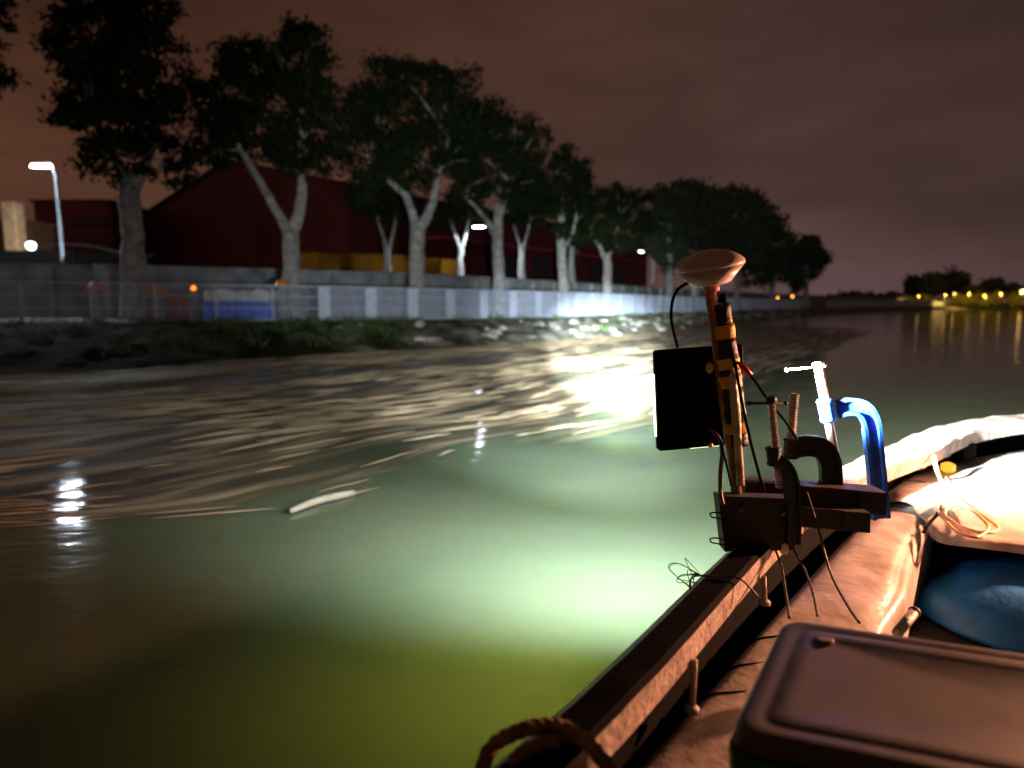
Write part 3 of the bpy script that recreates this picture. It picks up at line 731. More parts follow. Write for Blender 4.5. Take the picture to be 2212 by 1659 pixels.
def far_tree(px, py, rx, ry, Y, seed, label, n=2600):
    blobs = [(px, py, rx, ry)] + [(px+random.uniform(-.8,.8)*rx, py+random.uniform(-.2,.7)*ry, rx*.55, ry*.55) for _ in range(4)]
    tree('far_tree', Y, (px, 660), [([(px,660),(px,(py+660)/2),(px,py)], .35,.2)], blobs, label, n=n, size=.6, dark=True, seed=seed, zb=.9, group='trees on the far shore', r0=.3)
FT = [(1800,650,30,12,190,'lowest far shore tree nearest to the end of the fence'),
      (1835,645,28,16,200,'low far shore tree second from the end of the fence'),
      (1880,648,35,14,205,'low wide far shore tree in the gap before the small yellow bush'),
      (1925,645,30,14,205,'low far shore tree right behind the small yellow bush'),
      (1972,618,16,24,210,'narrow upright tree at the left of the tall far clump'),
      (2010,615,28,26,205,'round tree in the middle of the tall far clump'),
      (2055,608,34,30,210,'highest tree of the far clump on the right shore'),
      (2100,632,28,16,200,'low tree between the far clump and the lone round tree'),
      (2143,620,24,20,205,'lone round tree above the yellow lights on the far shore'),
      (2195,630,30,16,205,'far shore tree at the right edge of the photo')]
for k, (px, py, rx, ry, Y, lb) in enumerate(FT): far_tree(px, py, rx, ry, Y, 40+k, lb)
m_lbush = mat('lit_bush_leaf', (.30,.27,.04), .8, scale=.6, bump=0, col2=(.14,.13,.02))  # yellow lamplight put into the leaf colour, far paler than the dark foliage
m_sod = mat('sodium_glow', (1,.7,.3), .5, bump=0, emit=((1,.55,.16), 8 ))
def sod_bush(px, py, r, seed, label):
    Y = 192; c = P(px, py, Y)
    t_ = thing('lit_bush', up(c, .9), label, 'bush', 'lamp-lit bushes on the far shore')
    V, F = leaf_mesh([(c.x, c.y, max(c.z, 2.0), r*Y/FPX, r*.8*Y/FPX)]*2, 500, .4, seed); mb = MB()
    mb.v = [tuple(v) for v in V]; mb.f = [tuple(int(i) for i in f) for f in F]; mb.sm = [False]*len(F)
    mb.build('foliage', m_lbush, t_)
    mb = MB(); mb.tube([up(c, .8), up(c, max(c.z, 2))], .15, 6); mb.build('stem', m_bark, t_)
LP = [(1937,652,11,'small separate yellow lit bush left of the others'),
      (1990,648,14,'yellow lit bush under the left end of the lamp line'),(2012,660,12,'low yellow lit bush by the water beside the first lamps'),
      (2062,652,20,'broad yellow lit bush between the second and third lamps'),(2088,648,12,'narrow yellow bush right of the third lamp'),
      (2118,650,22,'wide dim yellow bush around the fourth lamp'),(2152,642,17,'brightest round yellow bush on the far shore'),(2192,648,22,'yellow bush right beside the last lamp but one')]
for k, (px, py, r, lb) in enumerate(LP): sod_bush(px, py, r, 70+k, lb)
SL = [(1984,640,'leftmost'),(2042,637,'second from left'),(2062,634,'third from left'),(2094,635,'fourth from left'),(2127,640,'fifth from left'),(2162,635,'sixth from left'),(2207,630,'brightest and rightmost')]
for k, (px, py, lb) in enumerate(SL):
    c = P(px, py, 181); t_ = thing('shore_lamp', up(c, .9), lb + ' of the yellow lamps along the far shore', 'street lamp', 'yellow lamps on the far shore')
    mb = MB(); mb.tube([up(c,.8), c], [.12,.08], 6); mb.build('pole', m_dark, t_)
    r = .13 if k < 6 else .35
    mb = MB(); mb.lathe(c, [(.1,-r),(r,-.4*r),(r,.4*r),(.1,r)], 10); mb.build('lamp_head', m_sod, t_)
    light('lamp_light', 'SPOT', c + Vector((0,-.6,-.1)), (500,900,900,1300,1800,2000,4500)[k], (1,.58,.10), aim=c + Vector((-.6,3,-2.2)), size=.15, parent=t_, spot=math.radians(150), blend=.4)
pl_ = P(1930,640,188)
for k, (px, py, s, lb) in enumerate(((1630,637,.25,'leftmost'),(1652,640,.2,'second'),(1680,643,.22,'third'),(1712,640,.3,'largest and rightmost'))):
    c = P(px, py, 118); t_ = thing('warning_light', up(c, .8), lb+' of the tiny orange lights above the far end of the fence', 'warning light', 'orange lights along the far fence')
    mb = MB(); mb.tube([up(c,.8), up(c, c.z-s*.5)], .04, 6); mb.build('post', m_dark, t_)
    mb = MB(); mb.lathe(c, [(.04,-s*.6),(s*.5,-.2*s),(s*.5,.2*s),(.04,s*.6)], 10); mb.build('lens', mat('amber_glow', (1,.4,.05), .5, bump=0, emit=((1,.35,.04), 10)), t_)

# ================================================================ THE BOAT
ZG = .75
gp = [(-4.0,-4.2),(-1.9,-1.3),(-1.1,-.15),(-.45,.75)]
G = [Vector((x, y, ZG)) for x, y in gp] + [Z(px, py, ZG) for px, py in ((1170,1551),(1347,1396),(1563,1191),(1690,1085),(1800,1013),(1900,965),(2035,915),(2212,893))] 
G += [Vector((G[-1].x+1.2, G[-1].y+.15, ZG)), Vector((G[-1].x+2.1, G[-1].y-.5, ZG))]
Gs = smooth_path(G, 8)
def tnorm(path, i):
    t_ = (path[min(i+1, len(path)-1)]-path[max(i-1, 0)]); t_.z = 0; t_.normalize(); return t_, Vector((t_.y, -t_.x, 0))   # inboard normal
m_rail = mat('worn_grey_paint', (.30,.26,.24), .55, scale=5, bump=.5, col2=(.12,.10,.09))
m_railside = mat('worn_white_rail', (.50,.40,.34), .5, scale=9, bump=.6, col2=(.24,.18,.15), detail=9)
m_deck = mat('grubby_white_gelcoat', (.66,.60,.56), .30, scale=5, bump=.28, col2=(.33,.27,.24), detail=9)
m_hull = mat('dark_hull_paint', (.05,.05,.05), .5, scale=3, bump=.2)
m_black = mat('black_paint', (.005,.005,.0055), .8, spec=.04, scale=8, bump=.04)
boat = thing('boat', (1.5,1,0), 'work boat with a grubby white deck and long gunwale rail in the foreground', 'boat')
top = MB(); side = MB(); hull = MB(); inner = MB(); rub = MB()
rt, rs_, rh, ri, rr_ = [], [], [], [], []
for i, p in enumerate(Gs):
    t_, nb = tnorm(Gs, i)
    bow = max(0, min(1, (p.y-3.2)/1.2)) if p.x > 0 else 0
    wdt = .125 + .15*bow; j = .004*noise.noise(p*7) + .02*bow*noise.noise(p*7+Vector((3,0,0)))
    a = p + nb*.012; b2 = p + nb*wdt
    rt.append([a + Vector((0,0,-.012+j)), a + nb*.014 + Vector((0,0,j)), b2 - nb*.012 + Vector((0,0,j)), b2 + Vector((0,0,-.01+j)), b2 + Vector((0,0,-.098)), a + Vector((0,0,-.098))])
    rh.append([p + Vector((0,0,-.085)), p + nb*.03 + Vector((0,0,-.3)), p + nb*.14 + Vector((0,0,-.75)), p + nb*.25 + Vector((0,0,-1.0))])
    ri.append([p + nb*.03 + Vector((0,0,-.085)), p + nb*.05 + Vector((0,0,-.3)), p + nb*.12 + Vector((0,0,-.52))])
    rr_.append([p + Vector((0,0,-.03)), p - nb*.022 + Vector((0,0,-.045)), p - nb*.022 + Vector((0,0,-.075)), p + Vector((0,0,-.09))])
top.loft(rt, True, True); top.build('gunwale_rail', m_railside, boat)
hull.loft(rh, closed=False, smooth=True); hull.build('hull', m_hull, boat)
inner.loft(ri, closed=False, smooth=True); inner.build('bulwark', m_black, boat)
rub.loft(rr_, closed=False); rub.build('rubbing_strake', m_rail, boat)
# black strip covering the top of the rail
mb = MB(); rg = []
for i, p in enumerate(Gs):
    if p.y > 3.0 or p.y < -3.5: continue
    t_, nb = tnorm(Gs, i); j = .004*noise.noise(p*7)
    rg.append([p + nb*.030 + Vector((0,0,.004+j)), p + nb*.112 + Vector((0,0,.005+j)), p + nb*.1275 + Vector((0,0,-.008+j))])
mb.loft(rg, closed=False); mb.build('rail_top_strip', m_black, boat)
# struts from the rail down to the deck edge
for (px, py, px2, py2) in ((1500,1425,1495,1530),(1650,1245,1652,1300),(1310,1625,1300,1760)):
    a = Z(px, py, ZG-.085); b2 = P(px2, py2, a.y-.02); mb = MB(); mb.tube([a, b2], .010, 8); mb.lathe(b2-Vector((0,0,.01)), [(.022,0),(.022,.012),(.01,.02)], 10)
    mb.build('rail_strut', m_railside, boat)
# side deck: rounded inner liner
Lp = [(1120,1960),(1300,1740),(1430,1600),(1540,1480),(1640,1362),(1750,1245),(1850,1140),(1925,1078)]
Rp = [(1700,2150),(1760,1850),(1820,1650),(1870,1480),(1915,1352),(1962,1275),(1978,1195),(2020,1118)]
sd_l = smooth_path([Z(px, py, .50) for px, py in Lp], 6); sd_r = smooth_path([Z(px, py, .47) for px, py in Rp], 6)
rings = []
for a, b2 in zip(sd_l, sd_r):
    dd = (b2-a); dd.z = 0; ln = dd.length; dd.normalize(); r = .05; ring = []
    ring.append(a - dd*.035 + Vector((0,0,-.17)))
    for k in range(6):
        th = PI - (PI/2)*k/5; ring.append(a + dd*(r + .085*math.cos(th)) + Vector((0,0,-.085+.085*math.sin(th))))
    for s in (.25,.4,.55,.7,.85):
        q = a.lerp(b2, s); q.z += .018*math.sin(PI*s) + .006*noise.noise(q*5); ring.append(q)
    for k in range(5):
        th = PI/2*(1 - k/4); ring.append(b2 - dd*.06 + dd*.06*math.cos(th) + Vector((0,0,-.06+.06*math.sin(th))))
    ring.append(b2 + Vector((0,0,-.45)))
    rings.append(ring)
mb = MB(); mb.loft(rings, closed=False, smooth=True); mb.build('side_deck', m_deck, boat)
for kk in (17, 20, 23):
    a = sd_l[kk]; dd = (sd_r[kk]-a); dd.z = 0; dd.normalize(); r = .05; pts = [a - dd*.037 + Vector((0,0,-.12))]
    for k in range(6):
        th = PI - (PI/2)*k/5; pts.append(a + dd*(r + .088*math.cos(th)) + Vector((0,0,-.085+.088*math.sin(th))))
    pts.append(a + dd*.13 + Vector((0,0,.004))); mb = MB(); mb.tube(smooth_path(pts, 3), .0035, 6); mb.build('strap', m_black, boat)
# fore deck
fa = smooth_path([Z(px, py, .50) for px, py in ((1905,1090),(1930,1052),(1990,1020),(2100,992),(2212,972),(2420,950),(2700,930))], 6)
fb = smooth_path([Z(px, py, .47) for px, py in ((2000,1128),(2012,1142),(2040,1156),(2120,1166),(2212,1178),(2420,1215),(2700,1290))], 6)
rings = []
for a, b2 in zip(fa, fb):
    dd = b2-a; ring = [a + Vector((0,0,-.25))]
    for s in np.linspace(0, .97, 12):
        q = a.lerp(b2, s); q.z = .50 + .05*math.sin(PI*s)*1 + .008*noise.noise(q*4); 
        if s > .75: q.z -= .03
        ring.append(q)
    for k in range(4):
        ring.append(b2 + Vector((0,0,-.012-.012*k)))
    rings.append(ring)
mb = MB(); mb.loft(rings, closed=False, smooth=True); mb.build('fore_deck', m_deck, boat)
mb = MB(); mb.loft([[b2.lerp(a, .28) + Vector((0,0,-.03)), b2.lerp(a, .28) + Vector((0,0,-.42))] for a, b2 in zip(fa, fb)], closed=False); mb.build('bulkhead', mat('hold_black', (.012,.012,.013), .9), boat)
# floor of the hold and gutter
mb = MB(); gi = [p + tnorm(Gs, i)[1]*.12 for i, p in enumerate(Gs)]
st_pts = smooth_path([(-2.0,-5.6,.3),(-.2,-3.0,.3),(.9,-1.9,.3),(2.6,-.2,.3),(4.6,1.9,.3),(6.2,4.0,.3),(G[-1].x,G[-1].y,.3)], 20)
stb, _ = resample(st_pts, len(gi))
mb.loft([[Vector((a.x,a.y,.06)), Vector((b2.x,b2.y,.06))] for a, b2 in zip(gi, stb)], closed=False); mb.build('hold_floor', mat('hold_black', (.012,.012,.013), .9, scale=3, bump=.2), boat)
mb = MB(); mb.loft([[Vector((b2.x,b2.y,ZG)), Vector((b2.x-.02,b2.y+.02,-.25))] for b2 in stb], closed=False)
mb.loft([[Vector((b2.x-.05,b2.y+.05,ZG-.06)), Vector((b2.x+.05,b2.y-.05,ZG-.06)), Vector((b2.x+.05,b2.y-.05,ZG)), Vector((b2.x-.05,b2.y+.05,ZG))] for b2 in stb], True, True)
mb.build('starboard_side', m_hull, boat)
# fittings along the inside of the bow bulwark
def bow_box(px, py, wpx, hpx, name, m, Y=4.45, dep=.12):
    c = P(px, py, Y); k = Y/FPX; mb = MB(); mb.box(c + Vector((0,dep/2,0)), (wpx*k, dep, hpx*k), Matrix.Rotation(.45, 3, 'Z'), bev=.008); return mb.build(name, m, boat)
bow_box(2090,978,50,36,'vent_box', m_black, 4.7)
bow_box(2030,975,66,34,'bracket_plate', m_deck, 4.65)
bow_box(1932,1000,48,40,'vent_box', m_black, 4.15)
bow_box(1988,1002,26,30,'bracket_plate', m_deck, 4.35)
bow_box(2008,985,20,20,'bracket_plate', m_deck, 4.4)
mb = MB(); c = P(2044,1008,4.45); mb.lathe(c-Vector((0,.02,.03)), [(.03,0),(.045,.01),(.045,.05),(.02,.065)], 14); mb.build('amber_lamp', mat('amber_plastic', (.9,.42,.03), .3, bump=0, emit=((1,.5,.05), 1.2)), boat)
# cleat and small fittings near the mount
mb = MB(); c = P(1694,1180,2.48); mb.lathe(c-Vector((0,0,.03)), [(.012,0),(.018,.01),(.018,.04),(.008,.052)], 12); mb.build('rail_knob', mat('cream_plastic', (.8,.7,.6), .4), boat)

# ---------------------------------------------------------------- mount: timber, mast, floodlight, antenna, clamps
m_wood = mat('dark_timber', (.045,.022,.014), .75, scale=5, bump=.15, col2=(.022,.012,.009))
m_woodp = mat('blackened_timber', (.03,.018,.02), .7, scale=6, bump=.5)
YB = 2.56
def beam(name, pts4, Y, dep, label, m, m_end=None):
    """front face given by 4 picture points at distance Y, extruded away by dep"""
    t_ = thing(name, P(*pts4[0], Y), label, 'timber')
    f = [P(px, py, Y) for px, py in pts4]; bk = [p + Vector((.0,dep,0)) for p in f]
    mb = MB(); n = 10; rings = []
    for k in range(n+1):
        s = k/n; a = f[0].lerp(f[1], s); b2 = f[3].lerp(f[2], s); c2 = bk[3].lerp(bk[2], s); d2 = bk[0].lerp(bk[1], s)
        e_ = .004
        jj = [Vector((0, random.uniform(-.0005,.0005), random.uniform(-.0006,.0006))) for _ in range(8)]
        u_ = (b2-a).normalized(); w_ = Vector((0,1,0))
        rings.append([a+w_*e_+jj[0], a+u_*e_+jj[1], b2-u_*e_+jj[2], b2+w_*e_+jj[3], c2-w_*e_+jj[4], c2-u_*e_+jj[5], d2+u_*e_+jj[6], d2-w_*e_+jj[7]])
    mb.loft(rings, True, True); mb.build('plank', m, t_)
    return t_, f
b1, _ = beam('timber_beam', [(1612,1040),(1916,1064),(1914,1113),(1608,1086)], 2.58, .11, 'upper dark timber beam clamped across the rail below the clamps', m_wood)
b2_, _ = beam('timber_beam', [(1600,1086),(1880,1108),(1879,1152),(1600,1128)], 2.50, .10, 'lower shorter timber beam just under the upper one', m_wood)
for bt, q, wq, Yq in ((b1, [(1856,1062),(1915,1067),(1913,1112),(1855,1107)], .004, 2.575), (b2_, [(1824,1106),(1879,1110),(1878,1150),(1823,1146)], .004, 2.495)):
    f = [P(px, py, Yq) for px, py in q]; mb = MB(); bk = [p + Vector((0,.112,0)) for p in f]
    o3 = (f[0]-f[3]).normalized()*.003
    v = [f[0]+o3, f[1]+o3+Vector((.003,0,0)), f[2]-o3+Vector((.003,0,0)), f[3]-o3, bk[0]+o3, bk[1]+o3+Vector((.003,0,0)), bk[2]-o3+Vector((.003,0,0)), bk[3]-o3]
    mb.add(v, [(0,1,2,3),(7,6,5,4),(0,4,5,1),(1,5,6,2),(2,6,7,3),(3,7,4,0)]); mb.build('painted_end', m_woodp, bt)
blk, _ = beam('timber_block', [(1552,1072),(1722,1078),(1716,1190),(1566,1192)], 2.47, .07, 'square dark timber block standing on the rail at the foot of the mast', m_wood)
for (px, py) in ((1600,1100),(1690,1110)):
    mb = MB(); mb.lathe(P(px,py,2.468), [(.010,-.008),(.010,0)], 6, axis=(0,1,0)); mb.build('bolt', m_lampmetal, blk)
# wire loops sticking out of the block
for (px, py, lb) in ((1548,1113,'thin wire loop sticking out left, upper of two beside the timber block'), (1548,1168,'thin wire loop sticking out left, lower of two beside the timber block')):
    t_ = thing('wire_loop', P(px+12,py,2.46), lb, 'wire'); mb = MB(); k = 2.46/FPX
    pts = [P(px+16,py-2,2.46), P(px,py-6,2.45), P(px-14,py-4,2.44), P(px-10,py+4,2.44), P(px+2,py+6,2.45), P(px+18,py+10,2.46)]
    mb.tube(smooth_path(pts, 6), .003, 6); mb.build('strand', m_black, t_)

# mast (antenna pole)
m_pole = mat('orange_brown_pole', (.42,.17,.07), .45, scale=9, bump=.3, col2=(.22,.08,.035))
m_alu = mat('scuffed_pipe', (.85,.68,.50), .38, scale=10, bump=.5, col2=(.34,.22,.13), detail=8)
m_ytape = mat('yellow_tape', (.75,.42,.02), .5, scale=14, bump=.3)
m_btape = mat('black_tape', (.012,.012,.012), .5, scale=14, bump=.3)
mast = thing('antenna_mast', P(1595,1075,2.53), 'slanting brown pole bound with yellow and black tape, carrying the antenna', 'mast')
YM = 2.53
pa, pb = P(1533,618,YM), P(1592,1075,YM); mb = MB(); mb.tube([pa, pa.lerp(pb,.5), pb], .021, 20); mb.build('pole', m_pole, mast)
qa, qb = P(1570,700,YM+.015), P(1600,1048,YM-.035)
mb = MB(); mb.tube(smooth_path([qa, P(1580,800,YM-.02), P(1590,900,YM-.035), qb], 8), [.0135]*9+[.018]*9+[.0155]*7, 16); mb.build('side_pipe', m_alu, mast)
mb = MB(); mb.bar(P(1566,655,YM+.03), P(1580,762,YM+.01), .018, .018); mb.build('wooden_stick', mat('pale_stick', (.62,.38,.26), .6, scale=12), mast)
def along(py): s = (py-618)/(1075-618); return pa.lerp(pb, s)
ax = (pb-pa).normalized()
for (y0, y1, m_, nm, rx_) in ((655,700,m_btape,'black_tape',.034),(700,728,m_ytape,'yellow_tape',.040),(729,768,m_btape,'black_tape',.038),(769,792,m_ytape,'yellow_tape',.041),(793,805,m_btape,'black_tape',.040),(806,832,m_ytape,'yellow_tape',.042),(833,906,m_btape,'black_tape',.040),(907,930,m_ytape,'yellow_tape',.042),(931,960,m_btape,'black_tape',.036)):
    a = along(y0)+Vector((.030,-.004,0)); b2 = along(y1)+Vector((.030,-.004,0)); mb = MB(); pts = [a.lerp(b2, k/4) for k in range(5)]
    mb.tube(pts, [rx_*1.16*random.uniform(.95,1.04) for _ in range(5)], 18, flat=.62, upv=(0,1,0)); mb.build(nm, m_, mast)
mb = MB(); mb.tube([P(1560,655,YM+.01), P(1561,640,YM+.01), P(1565,634,YM+.01)], [.02,.016,.008], 10); mb.build('pole_cap', m_black, mast)
mb = MB(); c = P(1533,795,YM-.02); mb.lathe(c, [(.004,-.02),(.014,-.01),(.016,.01),(.004,.022)], 10); mb.build('reflector', mat('amber_reflector', (.85,.36,.03), .3, bump=.1), mast)

# GNSS style antenna dome
ant = thing('antenna', P(1533,620,YM), 'shallow white antenna dome glowing orange, tilted on top of the mast', 'antenna')
m_dome = mat('white_plastic_dome', (.62,.50,.42), .35, scale=6, bump=.02, var=.08)
tilt = Vector((-.16,-.09,1)).normalized()
c0 = P(1536,614,YM); k = YM/FPX
R_ = 73*k
mb = MB(); mb.lathe(c0, [(R_*.50,.0),(R_*.56,.004),(R_*.985,R_*.50)], 48, axis=tilt); mb.build('lower_shell', m_dome, ant)
mb = MB(); mb.lathe(c0 + tilt*R_*.50, [(R_*.985,0),(R_*1.0,.006),(R_*.985,.016),(R_*.86,.032),(R_*.66,.048),(R_*.42,.060),(R_*.2,.066),(.001,.068)], 48, axis=tilt); mb.build('radome', m_dome, ant)
mb = MB(); mb.lathe(c0 - tilt*.03, [(.026,0),(.03,.004),(.03,.029)], 24, axis=tilt); mb.build('mount_collar', m_pole, ant)
mb = MB(); c = P(1492,604,YM+.01); mb.lathe(c, [(.012,-.012),(.014,0),(.014,.02)], 12, axis=tilt); mb.build('connector', m_black, ant)
cb = thing('antenna_cable', P(1492,606,YM), 'thin black cable looping from the antenna down to the floodlight', 'cable')
mb = MB(); mb.tube(smooth_path([P(1492,608,YM+.01), P(1465,625,YM+.02), P(1452,655,YM+.05), P(1451,695,YM+.08), P(1464,750,YM+.12)], 8), .0065, 8); mb.build('sheath', m_black, cb)

# floodlight: black flat housing, bright face turned away towards the bank
YF = 2.66
fl4 = [P(1412,758,YF), P(1603,738,YF+.04), P(1614,964,YF+.04), P(1428,975,YF)]
ctr = sum(fl4, Vector())/4
ex = ((fl4[1]-fl4[0])+(fl4[2]-fl4[3])).normalized(); ez = ((fl4[0]-fl4[3])+(fl4[1]-fl4[2])); ez = (ez - ex*ez.dot(ex)).normalized(); ey = ez.cross(ex).normalized()
if ey.y < 0: ey = -ey
wF = (fl4[1]-fl4[0]).length; hF = (fl4[0]-fl4[3]).length
flood = thing('floodlight', ctr - ez*hF/2, 'big black flat floodlight hung on the mast, seen from behind', 'floodlight')
RF = Matrix((ex, ey, ez)).transposed()
mb = MB(); mb.box(ctr + ey*.022, (wF, .044, hF), RF, bev=.008); mb.build('housing', m_black, flood)
mb = MB()
mb.box(ctr - ez*(hF*.44) - ey*.004, (wF*.5,.008,.012), RF)
mb.build('bracket', m_black, flood)
mb = MB(); mb.box(ctr + ey*.048, (wF*.97, .010, hF*.97), RF, bev=.003); mb.build('bezel', m_btape, flood)
mb = MB(); mb.box(ctr + ey*.056, (wF*.90, .006, hF*.90), RF); mb.build('light_face', mat('floodlight_glow', (1,1,1), .4, bump=0, emit=((.86,1,.93), 40)), flood)
mb = MB(); c = P(1535,962,YF-.03); mb.lathe(c, [(.006,-.008),(.012,0),(.008,.01)], 8, axis=(0,1,0)); mb.build('wing_nut', mat('copper_nut', (.6,.3,.2), .35, metal=.6), flood)
m_edge = mat('edge_glow', (1,1,.9), .4, bump=0, emit=((1,.95,.60), 5))
mb = MB(); mb.box(ctr - ex*(wF/2+.003) + ey*.030 - ez*.02, (.005,.012,hF*.62), RF); mb.build('edge_strip', m_edge, flood)
mb = MB(); mb.box(ctr - ez*(hF/2+.003) + ey*.030 + ex*.02, (wF*.34,.010,.004), RF); mb.build('edge_strip', m_edge, flood)
light('olive_water_fill', 'SPOT', ctr - ex*(wF/2+.03) + ey*.03 - ez*.1, 95, (1,.84,.13), aim=Z(1010,1480,0), size=.03, parent=flood, spot=math.radians(72), blend=1)  # fill light added to turn the near water olive, yellower than the strips
aim = Vector((2.6, 22, -.2)); fc = ctr + ey*.075
light('flood_spill', 'SPOT', fc + ey*.012, FLOOD_WIDE, (.95,1.0,.98), aim=Vector((3.1,4.7,2.15)), size=.04, parent=flood, spot=math.radians(84), blend=1)
light('flood_beam', 'SPOT', fc + ey*.01, FLOOD_BEAM, (.78,.93,1.0), aim=P(1315,778,20), size=.05, parent=flood, spot=math.radians(14.5), blend=1)
light('flood_beam_skirt', 'SPOT', fc + ey*.01, FLOOD_BEAM*.14, (.82,.94,1.0), aim=P(1290,745,25), size=.05, parent=flood, spot=math.radians(28), blend=1)
light('flood_wash', 'SPOT', fc + ey*.011, FLOOD_BEAM*.026, (.86,.95,1.0), aim=P(1190,585,30), size=.05, parent=flood, spot=math.radians(68), blend=1)
light('flood_down', 'SPOT', fc + ey*.012, FLOOD_DOWN, (.93,1.0,.98), aim=Z(1180,1010,0), size=.04, parent=flood, spot=math.radians(134), blend=1)

# C-clamps
m_cast = mat('black_cast_iron', (.016,.013,.012), .5, scale=10, bump=.5)
m_bluep = mat('blue_clamp_paint', (.03,.12,.55), .35, scale=10, bump=.2)
m_steel = mat('threaded_steel', (.55,.50,.46), .35, metal=.6, scale=12, bump=.1)
def clamp(name, Y, frame, fr_w, screw, boss, handle, m, label, thread=True, wd=.016):
    t_ = thing('c_clamp', P(*frame[-1], Y), label, 'clamp'); k = Y/FPX
    pth = smooth_path([P(px, py, Y) for px, py in frame], 7); n = len(pth)
    # I-section frame: web and two flanges
    mb = MB(); half = [fr_w*k/2]*n; rg = []
    for i, p in enumerate(pth):
        t1 = (pth[min(i+1,n-1)]-pth[max(i-1,0)]).normalized(); sd = Vector((t1.z, 0, -t1.x)).normalized(); h = half[i]; q = wd
        f = lambda a_, b_: p + sd*a_ + Vector((0, b_, 0))
        rg.append([f(-h,-q), f(-h*.62,-q), f(-h*.5,-q*.35), f(h*.5,-q*.35), f(h*.62,-q), f(h,-q), f(h,q), f(h*.62,q), f(h*.5,q*.35), f(-h*.5,q*.35), f(-h*.62,q), f(-h,q)])
    mb.loft(rg, True, True); mb.build('frame', m, t_)
    a, b2 = P(*screw[0], Y), P(*screw[1], Y); r = screw[2]*k; ln = (b2-a).length
    mb = MB()
    if thread:
        nn_ = int(ln/.012); pts = []; rad = []
        for i in range(nn_*2+1): pts.append(a.lerp(b2, i/(nn_*2))); rad.append(r*1.05 if i % 2 else r*.68)
        mb.tube(pts, rad, 12, smooth=False)
    else: mb.tube([a, b2], r, 14)
    mb.build('screw', m_steel, t_)
    c = P(*boss[:2], Y); dr = (b2-a).normalized(); mb = MB(); bw = boss[2]*k; bh = boss[3]*k
    mb.lathe(c - dr*bh/2, [(bw*.5,0),(bw*.58,bh*.08),(bw*.52,bh*.2),(bw*.5,bh*.8),(bw*.56,bh*.92),(bw*.5,bh)], 16, axis=dr); mb.build('boss', m, t_)
    if handle:
        h0, h1 = P(*handle[0], Y-.01), P(*handle[1], Y-.01); mb = MB(); mb.tube([h0, h1], .0055, 8)
        for e_ in (h0, h1): mb.lathe(e_-Vector((.009,0,0)), [(.003,0),(.009,.004),(.009,.013),(.003,.018)], 8, axis=(1,0,0))
        mb.build('handle', m_steel if m is m_bluep else m_cast, t_)
        mb = MB(); mb.lathe(a - dr*.022, [(r*.8,0),(r*1.3,.006),(r*1.3,.02),(r,.026)], 12, axis=dr); mb.build('screw_head', m_steel if m is m_bluep else m_cast, t_)
clamp('blue', 2.95, [(1805,885),(1832,878),(1862,884),(1880,912),(1888,970),(1896,1050),(1902,1120)], 38, ((1768,792),(1802,975),9.5), (1785,886,30,50), ((1700,799),(1780,790)), m_bluep, 'blue clamp, largest of the three and lit white on its screw', thread=False)
clamp('black', 2.66, [(1715,966),(1745,962),(1775,970),(1792,1000),(1795,1050),(1797,1110)], 46, ((1716,850),(1708,950),11), (1709,968,32,44), None, m_cast, 'black clamp in the middle without a cross handle')
clamp('black', 2.42, [(1672,992),(1690,1002),(1706,1030),(1712,1080),(1714,1130),(1712,1175)], 30, ((1666,868),(1684,1054),9), (1671,985,30,40), ((1618,871),(1697,871)), m_cast, 'black clamp nearest to the mast with a cross handle on its screw')

# red taped cable strung from the mast to the clamps
t_ = thing('stay_cable', P(1594,786,2.5), 'black stay cable with a red sleeve, slanting from the mast over the clamps', 'cable')
pp = [P(1592,782,2.5), P(1605,792,2.5), P(1625,815,2.48), P(1660,865,2.46), P(1700,915,2.5), P(1722,950,2.55)]
mb = MB(); mb.tube(smooth_path(pp, 5), .0055, 8); mb.build('cable', m_black, t_)
mb = MB(); mb.tube([P(1598,787,2.495), P(1608,795,2.493), P(1622,811,2.48)], [.009,.011,.010], 12); mb.build('red_sleeve', mat('red_tape', (.55,.01,.02), .4, scale=10, bump=.1), t_)
t_ = thing('stay_cable', P(1592,800,2.5), 'thin dark cable falling from the mast to the beam beside the first screw', 'cable')
mb = MB(); mb.tube(smooth_path([P(1578,745,2.5), P(1590,800,2.49), P(1607,890,2.47), P(1628,980,2.47), P(1650,1060,2.47)], 5), .006, 8); mb.build('cable', m_black, t_)
t_ = thing('power_cable', P(1540,940,2.5), 'brown cable bundle leaving the floodlight and dropping left of the mast', 'cable')
mb = MB(); mb.tube(smooth_path([P(1537,930,YF-.06), P(1552,945,2.56), P(1560,975,2.52), P(1556,1020,2.5), P(1556,1060,2.47), P(1562,1090,2.45)], 6), .008, 8)
mb.build('cable', mat('brown_cable', (.14,.06,.04), .5, scale=10), t_)
mb = MB(); mb.tube(smooth_path([P(1556,950,2.52), P(1566,990,2.5), P(1580,1050,2.5)], 6), .004, 6); mb.build('thin_wire', m_black, t_)
# cables hanging from the mount over the deck
for pts, lb in (([(1676,1190,2.45),(1688,1225,2.35),(1698,1285,2.15),(1705,1335,1.98)], 'thin cable hanging over the deck, leftmost of three'),
                ([(1716,1190,2.45),(1740,1235,2.35),(1757,1285,2.15),(1766,1330,1.98)], 'thin cable hanging over the deck, middle of three'),
                ([(1742,1062,2.47),(1770,1150,2.47),(1795,1240,2.35),(1832,1310,2.10),(1856,1345,1.97)], 'long thin cable over the deck, rightmost of three')):
    t_ = thing('hanging_cable', P(*pts[0]), lb, 'cable', 'cables hanging from the mount onto the deck')
    mb = MB(); mb.tube(smooth_path([P(*p) for p in pts], 7), .0045, 8); mb.build('cable', m_btape, t_)
